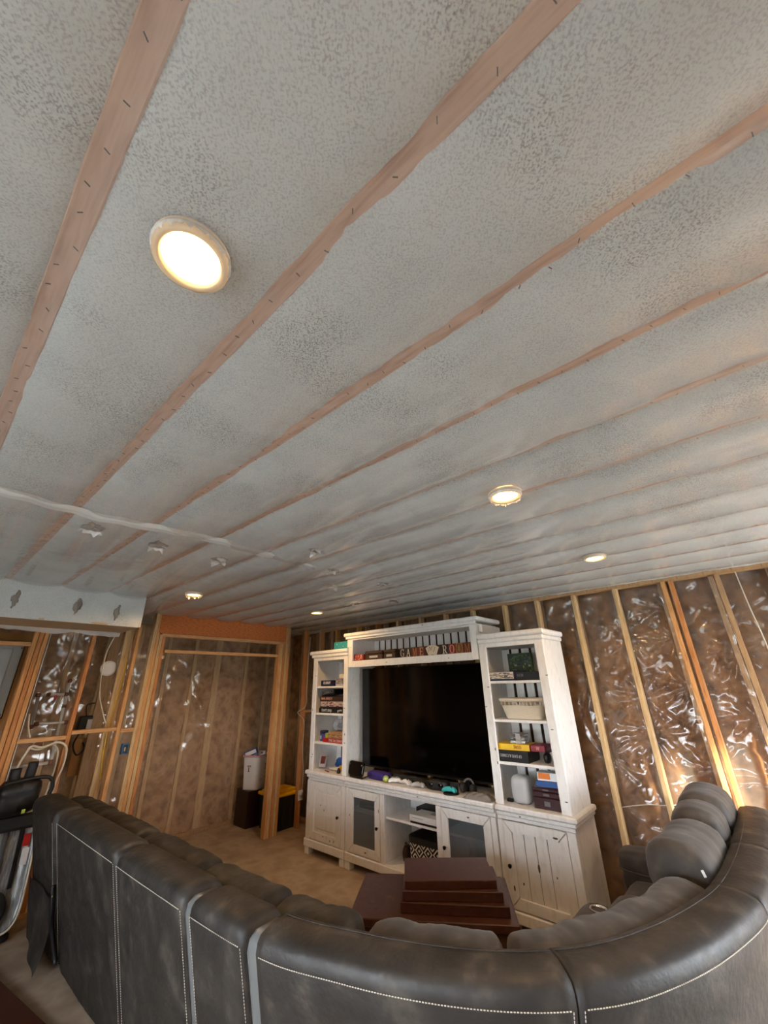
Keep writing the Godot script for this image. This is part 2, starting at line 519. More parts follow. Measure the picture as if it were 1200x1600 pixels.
func make_ceiling() -> void:
	var c := structure("ceiling")
	slab(c, "subfloor", Vector3(X0 - 0.2, CEIL + 0.12, Z0 - 0.2), Vector3(X1 + 0.2, CEIL + 0.42, Z1 + 0.2), M.shell, 0)
	var z := JOIST0
	var k := 0
	N.seed = 3
	N.frequency = 0.02
	while z > Z0 - 0.1:
		var w := 0.052
		slab(c, "joist", Vector3(X0, CEIL - 0.002, z - w / 2), Vector3(X1, CEIL + 0.12, z + w / 2), M.joist, 0.004)
		# blown wool in the bay behind, bulging a little below the joist
		var zc := z - PITCH / 2.0
		if zc > Z0:
			var wb := PITCH + 0.008
			var s := begin()
			var f := func(u: float, v: float) -> Vector3:
				var x := lerpf(X0, X1, u)
				var spill := 0.020 * N.get_noise_2d(x * 170.0, zc * 900.0 + (400.0 if v > 0.5 else 0.0)) + 0.05 * smoothstep(0.30, 0.55, N.get_noise_2d(x * 45.0 + 300.0, zc * 700.0 + (900.0 if v > 0.5 else 0.0)))
				var zz := zc + (wb + spill * pow(absf(2.0 * v - 1.0), 6.0) * 2.0) * (0.5 - v)
				var ed := 1.0 - pow(absf(2.0 * v - 1.0), 5.0)
				var y := CEIL + 0.016 - lerpf(0.036, 0.058, smoothstep(-0.3, -1.8, zz)) * ed * (0.85 + 0.3 * N.get_noise_2d(x * 60.0, zz * 60.0)) + 0.004 * N.get_noise_2d(x * 420.0, zz * 420.0)
				return Vector3(x, y, zz)
			grid(s, 360, 18, f)
			part(c, "insulation_bay", done(s), M.blown_wool)
		if z < 0.7:
			var st := begin()
			var x := -6.0
			rng.seed = 100 + k
			while x < 1.2:
				x += rng.randf_range(0.07, 0.11)
				var t := Transform3D(Basis(Vector3.UP, rng.randf_range(-0.9, 0.9)), Vector3(x, CEIL - 0.010, z + rng.randf_range(-0.012, 0.012)))
				bx(st, Vector3.ZERO, Vector3(0.002, 0.0015, 0.011), 0, t)
			var so := part(c, "staples", done(st), M.staple)
			so.set_meta("kind", "stuff")
		z -= PITCH
		k += 1
	# the clear film stapled under the joists, torn open round the lamps
	var s := begin()
	s.set_smooth_group(0)
	var nx := 320
	var nz := 230
	var zs0 := 1.0
	var f := func(i: int, j: int) -> Vector3:
		var x := lerpf(-5.9, 1.6, float(i) / nx)
		var zz := lerpf(zs0, -4.6, float(j) / nz)
		var ph := fposmod(JOIST0 - zz, PITCH) / PITCH
		var sag := 1.0 - pow(absf(2.0 * ph - 1.0), 2.5)
		var near := pow(absf(2.0 * ph - 1.0), 4.0)
		var wr := 0.0030 * near * sin(x * 52.0 + 7.0 * N.get_noise_2d(x * 80.0, zz * 50.0)) + 0.0025 * N.get_noise_2d(x * 130.0 + zz * 60.0, zz * 22.0) + 0.001 * N.get_noise_2d(x * 420.0 + zz * 150.0, zz * 60.0 + 500.0)
		return Vector3(x, CEIL - 0.012 - lerpf(0.022, 0.042, smoothstep(-0.3, -1.8, zz)) * sag + wr, zz)
	var rows := []
	for j in nz + 1:
		var r := PackedVector3Array()
		for i in nx + 1:
			r.append(f.call(i, j))
		rows.append(r)
	for j in nz:
		for i in nx:
			var p := Vector2(rows[j][i].x, rows[j][i].z)
			var skip := false
			for l in LAMPS:
				skip = skip or p.distance_to(l) < 0.066
			if not skip:
				quad(s, rows[j][i], rows[j][i + 1], rows[j + 1][i + 1], rows[j + 1][i])
	part(c, "plastic_film", done(s), M.ceiling_film)
	# overlapped seam of two sheets, a hanging fold
	s = begin()
	var g := func(u: float, v: float) -> Vector3:
		var zz := lerpf(0.9, -2.1, u)
		var x := -2.49 + 0.035 * sin(zz * 4.0) + 0.02 * N.get_noise_1d(zz * 90.0)
		var drop := 0.030 * (1.0 - 0.55 * u) * (0.8 + 0.5 * N.get_noise_1d(zz * 130.0))
		return Vector3(x - 0.05 + 0.10 * v + 0.01 * sin(zz * 31.0), CEIL - 0.026 - drop * sin(v * PI) + 0.004 * sin(v * 14.0), zz)
	grid(s, 120, 8, g)
	part(c, "film_seam", done(s), M.film_fold)
	# holes cut in the film to blow the wool in, with ragged flaps
	for h in HOLES:
		var t := Node3D.new()
		t.name = "fill_hole"
		c.add_child(t, true)
		t.position = Vector3(h.x, CEIL - 0.03, h.y)
		rng.seed = int(h.x * 1000.0)
		s = begin()
		puff(s, Vector3(0, 0.004, 0), Vector3(0.055, 0.014, 0.05), 2.0, 18, 8, Transform3D.IDENTITY, 0.9)
		part(t, "fluff", done(s), M.hole_fluff)
		s = begin()
		for q in 7:
			var a := rng.randf() * TAU
			var r0 := rng.randf_range(0.03, 0.05)
			var p0 := Vector3(cos(a) * r0, -0.004, sin(a) * r0)
			var tng := Vector3(-sin(a), 0, cos(a)) * rng.randf_range(0.012, 0.03)
			var tip := p0 + Vector3(cos(a) * rng.randf_range(0.01, 0.05), -rng.randf_range(0.012, 0.045), sin(a) * rng.randf_range(0.01, 0.05))
			s.set_smooth_group(-1)
			tri(s, p0 - tng, p0 + tng, tip)
			tri(s, p0 + tng, p0 + tng * 1.7 + Vector3(0, -0.012, 0), tip)
		part(t, "torn_flap", done(s), M.film_fold)

func make_lamps() -> void:
	var labels := ["large glowing recessed ceiling light nearest the camera, above the sofa", "recessed ceiling light in the middle of the ceiling between camera and media wall", "recessed ceiling light nearest the brown insulated wall on the right", "recessed ceiling light with ragged film edge in front of closet header", "small recessed ceiling light above the teal box and left tower"]
	for i in LAMPS.size():
		var l: Vector2 = LAMPS[i]
		var t := thing("recessed_light", labels[i], "ceiling light", Vector3(l.x, CEIL - (0.0 if i == 0 else 0.020), l.y), 0.0, "recessed ceiling lights")
		var s := begin()
		lathe(s, [Vector2(0.060, -0.01), Vector2(0.061, -0.034), Vector2(0.065, -0.043), Vector2(0.073, -0.043), Vector2(0.081, -0.038), Vector2(0.083, -0.02)], 40)
		part(t, "trim_ring", done(s), M.lamp_trim)
		s = begin()
		lathe(s, [Vector2(0.0, -0.038), Vector2(0.03, -0.037), Vector2(0.060, -0.034), Vector2(0.060, -0.025), Vector2(0.0, -0.025)], 40)
		part(t, "glowing_diffuser", done(s), M.lamp_glow)
		s = begin()
		N.seed = 7 + i
		var big := 1.0 if i == 3 or i == 1 else 0.35
		var jag := func(u: float, v: float) -> Vector3:
			var a := u * TAU
			var n := absf(N.get_noise_2d(cos(a) * 260.0, sin(a) * 260.0)) + 0.5 * absf(N.get_noise_2d(cos(a) * 700.0, sin(a) * 700.0))
			var r := 0.084 - v * big * 0.03 * n
			return Vector3(cos(a) * r, -0.030 - v * (0.006 + big * 0.055 * n), sin(a) * r)
		grid(s, 90, 3, jag)
		part(t, "ragged_film_edge", done(s), M.film_fold)
		var a := SpotLight3D.new()
		a.name = "lamp"
		a.light_color = Color(1.0, 0.80, 0.56)
		a.light_energy = LAMP_ENERGY
		a.light_size = 0.06
		a.spot_range = 14.0
		a.spot_attenuation = 2.0
		a.spot_angle = 85.0
		a.spot_angle_attenuation = 0.35
		a.shadow_enabled = true
		t.add_child(a)
		a.position = Vector3(0, -0.055, 0)
		a.rotation = Vector3(-PI / 2, 0, 0)

# lumpy blanket of insulation on a plane: fixed axis 2 (z) or 0 (x)
func blanket(parent: Node3D, axis: int, at: float, a0: float, a1: float, y0: float, y1: float, m: Material, sd: int, depth := 0.05) -> void:
	N.seed = sd
	var s := begin()
	var f := func(u: float, v: float) -> Vector3:
		var a := lerpf(a0, a1, u)
		var y := lerpf(y0, y1, v)
		var ed := (1.0 - pow(absf(2.0 * u - 1.0), 4.0))
		var d := depth * ed * (0.7 + 0.6 * N.get_noise_2d(a * 130.0 + sd * 31.0, y * 75.0)) + 0.010 * N.get_noise_2d(a * 500.0, y * 330.0)
		# the seam where one batt ends on the next
		d -= 0.022 * exp(-pow((y - 1.33 - 0.02 * sin(a * 9.0)) / 0.018, 2.0)) + 0.014 * exp(-pow((y - 2.05 - 0.03 * sin(a * 7.0)) / 0.02, 2.0))
		return Vector3(a, y, at + d) if axis == 2 else Vector3(at + d, y, a)
	grid(s, maxi(8, int(absf(a1 - a0) / 0.022)), 100, f, axis == 0)
	part(parent, "insulation_batt", done(s), m)

func film_sheet(parent: Node3D, axis: int, at: float, a0: float, a1: float, y0: float, y1: float, step: float, pins: Array, sd: int) -> void:
	N.seed = sd
	var s := begin()
	var f := func(u: float, v: float) -> Vector3:
		var a := lerpf(a0, a1, u)
		var y := lerpf(y0, y1, v)
		var d := 0.018 * N.get_noise_2d(a * 90.0, y * 60.0) + 0.004 * N.get_noise_2d(a * 320.0 + y * 40.0, y * 240.0)
		for p in pins:
			var q := Vector2(a - p.x, y - p.y)
			var r := q.length()
			if r < 0.75:
				var th := q.angle()
				d += 0.008 * p.z * exp(-r / 0.24) * (1.0 - exp(-r / 0.04)) * sin(th * 9.0 + 5.0 * N.get_noise_2d(th * 40.0 + p.x * 300.0, r * 60.0) + p.y * 9.0) - 0.012 * exp(-r / 0.05)
		return Vector3(a, y, at + d) if axis == 2 else Vector3(at + d, y, a)
	grid(s, int(absf(a1 - a0) / step), int((y1 - y0) / step), f, axis == 0)
	part(parent, "plastic_film", done(s), M.film)

func make_back_wall() -> void:
	var w := structure("wall_back_framing")
	var xs := [-5.5, -5.1, -4.6, -4.19, -3.78, -3.37, -2.96, -2.55, -2.115, -1.715, -1.31, -0.90, -0.477, -0.07, 0.34, 0.74, 1.15, 1.56, 1.96]
	var mats := [M.stud, M.stud_pale, M.stud_red]
	rng.seed = 4
	for i in xs.size():
		var mm: Material = M.stud_pale if xs[i] > -2.7 and xs[i] < -0.6 else (M.stud_old if xs[i] > -0.2 and xs[i] < 0.1 else mats[rng.randi() % 3])
		slab(w, "stud", Vector3(xs[i] - 0.019, 0.04, WALL_Z - 0.089), Vector3(xs[i] + 0.019, CEIL - 0.075, WALL_Z), mm)
	slab(w, "stud", Vector3(-0.436, 0.04, WALL_Z - 0.089), Vector3(-0.400, CEIL - 0.075, WALL_Z - 0.004), M.stud_red)
	slab(w, "sole_plate", Vector3(X0 + 0.4, 0.001, WALL_Z - 0.089), Vector3(X1, 0.039, WALL_Z), M.plank_x)
	slab(w, "top_plate", Vector3(-5.5, CEIL - 0.074, WALL_Z - 0.089), Vector3(X1, CEIL - 0.036, WALL_Z - 0.012), M.stud_old)
	# the insulated wall behind: batts between its own studs, film over all
	var bs := []
	var x := -6.6
	while x < 2.3:
		bs.append(x)
		x += 0.405
	for i in bs.size():
		slab(w, "backing_stud", Vector3(bs[i] - 0.019, 0.0, Z0), Vector3(bs[i] + 0.019, CEIL - 0.04, -4.715), M.stud_old)
		if i > 0:
			blanket(w, 2, -4.80, bs[i - 1] + 0.019, bs[i] - 0.019, 0.0, CEIL - 0.01, M.brown_batt, 20 + i)
	var pins := []
	rng.seed = 77
	for b in bs:
		if b > -2.2 and b < 1.0:
			for y in [0.35, 0.8, 1.25, 1.7, 2.1, 2.5]:
				pins.append(Vector3(b, y + rng.randf_range(-0.2, 0.2), rng.randf_range(0.7, 1.8)))
	film_sheet(w, 2, -4.69, -2.2, 1.0, 0.02, CEIL - 0.03, 0.0125, pins, 61)
	film_sheet(w, 2, -4.69, -6.0, -2.2, 0.02, CEIL - 0.03, 0.05, [], 62)
	# rolled lip of film and wool along the top edge
	var s := begin()
	var f := func(u: float, v: float) -> Vector3:
		var xx := lerpf(-5.5, 1.6, u)
		var a := v * TAU
		var r := 0.020 + 0.010 * N.get_noise_1d(xx * 90.0)
		return Vector3(xx, CEIL - 0.028 + r * cos(a) * 0.8 + 0.006 * N.get_noise_1d(xx * 300.0), WALL_Z + 0.006 + r * sin(a))
	grid(s, 260, 8, f)
	part(w, "film_lip", done(s), M.blown_wool)
	# thin cable stapled across two bays, and a white conduit
	s = begin()
	tube(s, smooth_path([Vector3(-1.30, 0.80, -4.655), Vector3(-1.1, 0.845, -4.66), Vector3(-0.92, 0.865, -4.655), Vector3(-0.75, 0.905, -4.66), Vector3(-0.5, 0.935, -4.655)], 6), 0.004, 6)
	part(w, "cable", done(s), M.cord_white)
	s = begin()
	tube(s, smooth_path([Vector3(0.062, 2.74, -4.60), Vector3(0.07, 2.4, -4.605), Vector3(0.085, 2.05, -4.60), Vector3(0.09, 1.2, -4.61)], 6), 0.005, 6)
	part(w, "cable", done(s), M.cord_white)

func make_left_wall() -> void:
	# insulated wall far behind the partition
	var w := structure("wall_left_framing")
	var zs := [-4.75, -4.28, -3.87, -3.35, -2.97, -2.55, -2.14, -1.75, -1.35, -0.94, -0.53, -0.12, 0.3]
	for i in zs.size():
		var wide: float = 0.05 if i == 3 else 0.026
		slab(w, "stud", Vector3(-6.72, 0.05, zs[i] - wide), Vector3(-6.612, CEIL - 0.01, zs[i] + wide), M.stud_pale)
		if i > 0:
			blanket(w, 0, -6.640, zs[i - 1] + 0.026, zs[i] - 0.026, 0.0, CEIL, M.kraft_batt, 50 + i, 0.028)
	slab(w, "sole_plate", Vector3(-6.72, 0.0, -4.75), Vector3(-6.585, 0.045, 0.4), M.stud_old)
	rng.seed = 12
	var pins := []
	for z in zs:
		for y in [0.5, 1.3, 1.9]:
			pins.append(Vector3(z, y + rng.randf_range(-0.25, 0.25), rng.randf_range(0.3, 0.9)))
	pins.append(Vector3(-3.18, 1.46, 3.0))
	film_sheet(w, 0, -6.585, -4.7, 0.1, 0.03, CEIL - 0.02, 0.022, pins, 63)
	# partition framing in front: closet opening, header, plumbing bay
	var p := structure("wall_partition")
	var X := PART_X
	var ms := [M.stud, M.stud_pale, M.stud_red]
	rng.seed = 9
	var spans := []
	for k in 4:
		spans.append([-1.945 - 0.040 * k, CEIL - 0.28 if k > 1 else CEIL - 0.02, rng.randf_range(-0.004, 0.004)])
	for k in 5:
		spans.append([-3.815 - 0.0415 * k, CEIL - 0.28 if k < 3 else CEIL - 0.02, rng.randf_range(-0.006, 0.006)])
	for k in 3:
		spans.append([-0.800 - 0.042 * k, 2.60, rng.randf_range(-0.005, 0.005)])
	spans.append([-1.315, 2.60, 0.0])
	spans.append([-1.770, 2.60, 0.0])
	spans.append([-4.36, CEIL - 0.04, 0.0])
	spans.append([-0.36, 2.60, 0.0])
	for q in spans:
		slab(p, "stud", Vector3(X - 0.089 + q[2], 0.04 if q[0] > -3.0 else 0.001, q[0] - 0.019), Vector3(X + q[2], q[1], q[0] + 0.019), ms[rng.randi() % 3])
	slab(p, "header_beam", Vector3(X - 0.085, CEIL - 0.262, -3.925), Vector3(X - 0.002, CEIL - 0.012, -1.985), M.strand_board)
	slab(p, "header_plate", Vector3(X - 0.089, CEIL - 0.302, -3.935), Vector3(X + 0.002, CEIL - 0.264, -2.03), M.plank_z)
	slab(p, "blocking", Vector3(X - 0.05, 2.285, -3.79), Vector3(X - 0.005, 2.325, -2.10), M.plank_z)
	slab(p, "sole_plate", Vector3(X - 0.089, 0.001, -1.92), Vector3(X, 0.039, 0.3), M.plank_z)
	slab(p, "blocking", Vector3(X - 0.089, 1.405, -1.295), Vector3(X, 1.443, -0.905), M.plank_z)
	slab(p, "blocking", Vector3(X - 0.089, 1.445, -1.750), Vector3(X, 1.483, -1.335), M.plank_z)
	slab(p, "blocking", Vector3(X - 0.089, 1.425, -1.925), Vector3(X, 1.463, -1.790), M.plank_z)
	slab(p, "blocking", Vector3(X - 0.089, 2.300, -0.780), Vector3(X, 2.338, -0.380), M.plank_z)
	slab(p, "blocking", Vector3(X - 0.089, 1.48, -4.53), Vector3(X - 0.02, 1.515, -4.38), M.plank_z)
	# boards standing further back in the plumbing bay
	slab(p, "flat_board", Vector3(-5.79, 0.04, -1.765), Vector3(-5.75, 2.62, -1.675), M.stud_pale)
	slab(p, "flat_board", Vector3(-6.34, 0.04, -1.80), Vector3(-6.30, 2.62, -1.68), M.stud_old)
	slab(p, "plywood_piece", Vector3(-6.40, 0.95, -1.80), Vector3(-6.385, 1.34, -1.58), M.cork)
	# strip of bare drywall edge beside the three studs
	slab(p, "film_edge", Vector3(X - 0.07, 0.3, -0.918), Vector3(X - 0.004, 2.55, -0.913), M.white, 0.001)
	# soffit boxed in film-faced wool
	var sf := structure("soffit")
	N.seed = 90
	var s := begin()
	var f := func(u: float, v: float) -> Vector3:
		var z := lerpf(1.9, -1.478, u)
		var y := lerpf(2.452, CEIL + 0.01, v)
		return Vector3(-4.69 + 0.012 * N.get_noise_2d(z * 110.0, y * 110.0) + 0.006 * sin(u * 55.0) * (1.0 - v), y, z)
	grid(s, 160, 24, f)
	part(sf, "face_insulation", done(s), M.blown_wool)
	slab(sf, "bottom_board", Vector3(-5.27, 2.452, -1.478), Vector3(-4.695, 2.472, 1.9), M.tan)
	slab(sf, "end_board", Vector3(-5.27, 2.452, -1.482), Vector3(-4.69, CEIL, -1.462), M.pale_grey)
	slab(sf, "back_board", Vector3(-5.27, 2.472, -1.46), Vector3(-5.25, CEIL, 1.9), M.tan)
	s = begin()
	var g := func(u: float, v: float) -> Vector3:
		var z := lerpf(1.9, -1.475, u)
		return Vector3(-5.275 + 0.02 * v + 0.01 * N.get_noise_1d(z * 200.0), 2.452 - (1.0 - v) * (0.035 + 0.03 * N.get_noise_1d(z * 150.0)), z)
	grid(s, 140, 4, g)
	part(sf, "torn_film_edge", done(s), M.film_fold)
	for q in [[-0.90, 2.60], [-1.24, 2.585], [-0.45, 2.61]]:
		s = begin()
		puff(s, Vector3.ZERO, Vector3(0.008, 0.065, 0.028), 2.0, 28, 20, Transform3D.IDENTITY, 0.8)
		part(sf, "fill_hole", done(s), M.hole_fluff, Vector3(-4.688, q[1], q[0]))

# ---------------------------------------------------------------- media wall
const FZ := -3.87          # front of the cabinets
const BZ := -4.36          # their back

func knob(parent: Node3D, at: Vector3) -> void:
	var s := begin()
	lathe(s, [Vector2(0.0, 0.034), Vector2(0.010, 0.033), Vector2(0.016, 0.026), Vector2(0.015, 0.018), Vector2(0.006, 0.012), Vector2(0.007, 0.0)], 16, Transform3D(Basis(Vector3.RIGHT, PI / 2), Vector3.ZERO))
	part(parent, "knob", done(s), M.knob_black, at)

# small dents where the paint has been knocked off
func wear(parent: Node3D, spots: Array) -> void:
	for p in spots:
		var s := begin()
		puff(s, Vector3.ZERO, Vector3(p[3], p[4], 0.0022), 2.0, 8, 4, Transform3D.IDENTITY, 0.5)
		part(parent, "worn_nick", done(s), M.wear, Vector3(p[0], p[1], p[2]))

func random_wear(parent: Node3D, x0: float, x1: float, y0: float, y1: float, z: float, n: int, sd: int) -> void:
	rng.seed = sd
	var a := []
	for k in n:
		var tall := rng.randf() < 0.6
		a.append([rng.randf_range(x0, x1), rng.randf_range(y0, y1), z, 0.005 if tall else 0.013, 0.014 if tall else 0.004])
	wear(parent, a)

# a door of mitred rails and stiles; kind 0 raised panel, 1 glass, 2 planks
func cab_door(parent: Node3D, x0: float, x1: float, y0: float, y1: float, kind: int, knob_x: float) -> void:
	var d := Node3D.new()
	d.name = "door"
	parent.add_child(d, true)
	var r := 0.075
	var z0 := FZ - 0.002
	var z1 := FZ + 0.018
	var ps := [Vector2(x0, y0), Vector2(x1, y0), Vector2(x1, y1), Vector2(x0, y1)]
	var qs := [Vector2(x0 + r, y0 + r), Vector2(x1 - r, y0 + r), Vector2(x1 - r, y1 - r), Vector2(x0 + r, y1 - r)]
	for k in 4:
		var j := (k + 1) % 4
		var s := begin()
		s.set_smooth_group(-1)
		var g := 0.0012
		var c := [ps[k], ps[j], qs[j], qs[k]]
		var m2: Vector2 = (c[0] + c[1] + c[2] + c[3]) / 4.0
		var fr := []
		var bk := []
		for p in c:
			var e: Vector2 = p + (m2 - p).normalized() * g
			bk.append(Vector3(e.x, e.y, z0))
			e = p + (m2 - p).normalized() * (g + 0.004)
			fr.append(Vector3(e.x, e.y, z1))
		quad(s, fr[0], fr[3], fr[2], fr[1])
		for i in 4:
			quad(s, bk[i], fr[i], fr[(i + 1) % 4], bk[(i + 1) % 4])
		part(d, "rail" if k % 2 == 0 else "stile", done(s), M.white_paint)
	var lo := Vector3(x0 + r, y0 + r, FZ - 0.006)
	var hi := Vector3(x1 - r, y1 - r, FZ + 0.004)
	if kind == 0:
		slab(d, "panel_ground", lo, Vector3(hi.x, hi.y, FZ), M.white_paint, 0)
		slab(d, "raised_panel", lo + Vector3(0.035, 0.035, 0), hi + Vector3(-0.035, -0.035, 0.010), M.white_paint, 0.012)
	elif kind == 1:
		slab(d, "pane", Vector3(lo.x, lo.y, FZ + 0.002), Vector3(hi.x, hi.y, FZ + 0.006), M.cabinet_glass, 0)
	else:
		slab(d, "panel_ground", lo, Vector3(hi.x, hi.y, FZ - 0.003), M.wear, 0)
		var n := 4
		var wdt := (hi.x - lo.x) / n
		for k in n:
			slab(d, "plank", Vector3(lo.x + wdt * k + 0.002, lo.y, FZ - 0.004), Vector3(lo.x + wdt * (k + 1) - 0.002, hi.y, FZ + 0.004), M.white_paint, 0.003)
	knob(d, Vector3(knob_x, 0.445, z1))

func base_cabinet(t: Node3D, x0: float, x1: float, ov0: float, ov1: float) -> void:
	var z1 := FZ - 0.004
	slab(t, "side_panel", Vector3(x0, 0.10, BZ), Vector3(x0 + 0.022, 0.80, z1), M.white_paint)
	slab(t, "side_panel", Vector3(x1 - 0.022, 0.10, BZ), Vector3(x1, 0.80, z1), M.white_paint)
	slab(t, "bottom_panel", Vector3(x0 + 0.023, 0.135, BZ), Vector3(x1 - 0.023, 0.155, z1), M.white_paint)
	slab(t, "back_panel", Vector3(x0 + 0.023, 0.156, BZ), Vector3(x1 - 0.023, 0.799, BZ + 0.012), M.white_paint)
	slab(t, "plinth", Vector3(x0 - ov0 * 0.5, 0.075, z1), Vector3(x1 + ov1 * 0.5, 0.155, FZ + 0.026), M.white_paint, 0.008)
	for x in [x0 + 0.041, x1 - 0.041]:
		slab(t, "foot", Vector3(x - 0.04, 0.0, FZ - 0.06), Vector3(x + 0.04, 0.075, FZ + 0.02), M.white_paint, 0.006)
		slab(t, "foot", Vector3(x - 0.04, 0.0, BZ + 0.005), Vector3(x + 0.04, 0.099, BZ + 0.08), M.white_paint, 0.006)
	slab(t, "cornice", Vector3(x0 - ov0 * 0.5, 0.785, BZ), Vector3(x1 + ov1 * 0.5, 0.818, FZ + 0.022), M.white_paint, 0.008)
	slab(t, "countertop", Vector3(x0 - ov0, 0.819, BZ), Vector3(x1 + ov1, 0.862, FZ + 0.042), M.white_paint, 0.010)
	slab(t, "face_rail", Vector3(x0, 0.757, z1), Vector3(x1, 0.784, FZ + 0.001), M.white_paint, 0.001)

func back_slats(t: Node3D, x0: float, x1: float, y0: float, y1: float, pitch: float, gap: float, z: float) -> void:
	var x := x0
	while x < x1 - 0.02:
		var e := minf(x + pitch - gap, x1)
		slab(t, "back_slat", Vector3(x, y0, z), Vector3(e, y1, z + 0.012), M.white_paint, 0.002)
		x += pitch

func tower(t: Node3D, x0: float, x1: float, shelves: Array, ov0: float, ov1: float) -> void:
	var y0 := 0.862
	var y1 := 2.225
	var st := 0.082
	slab(t, "side_panel", Vector3(x0, y0, BZ), Vector3(x0 + 0.02, y1, FZ - 0.02), M.white_paint)
	slab(t, "side_panel", Vector3(x1 - 0.02, y0, BZ), Vector3(x1, y1, FZ - 0.02), M.white_paint)
	slab(t, "face_stile", Vector3(x0, y0, FZ - 0.019), Vector3(x0 + st, y1, FZ), M.white_paint, 0.004)
	slab(t, "face_stile", Vector3(x1 - st, y0, FZ - 0.019), Vector3(x1, y1, FZ), M.white_paint, 0.004)
	slab(t, "top_rail", Vector3(x0 + st, 2.185, FZ - 0.019), Vector3(x1 - st, y1, FZ - 0.001), M.white_paint)
	slab(t, "top_panel", Vector3(x0 + 0.021, 2.19, BZ), Vector3(x1 - 0.021, 2.21, FZ - 0.02), M.white_paint)
	slab(t, "crown_lower", Vector3(x0 - ov0 * 0.5, 2.226, BZ), Vector3(x1 + ov1 * 0.5, 2.268, FZ + 0.018), M.white_paint, 0.010)
	slab(t, "crown", Vector3(x0 - ov0, 2.269, BZ), Vector3(x1 + ov1, 2.318, FZ + 0.034), M.white_paint, 0.012)
	for y in shelves:
		slab(t, "shelf", Vector3(x0 + 0.021, y - 0.024, BZ + 0.02), Vector3(x1 - 0.021, y, FZ - 0.021), M.white_paint)
	slab(t, "backing", Vector3(x0 + 0.021, y0, BZ), Vector3(x1 - 0.021, y1 - 0.04, BZ + 0.004), M.dark_gap, 0)
	back_slats(t, x0 + 0.022, x1 - 0.022, y0, y1 - 0.04, 0.112, 0.030, BZ + 0.005)

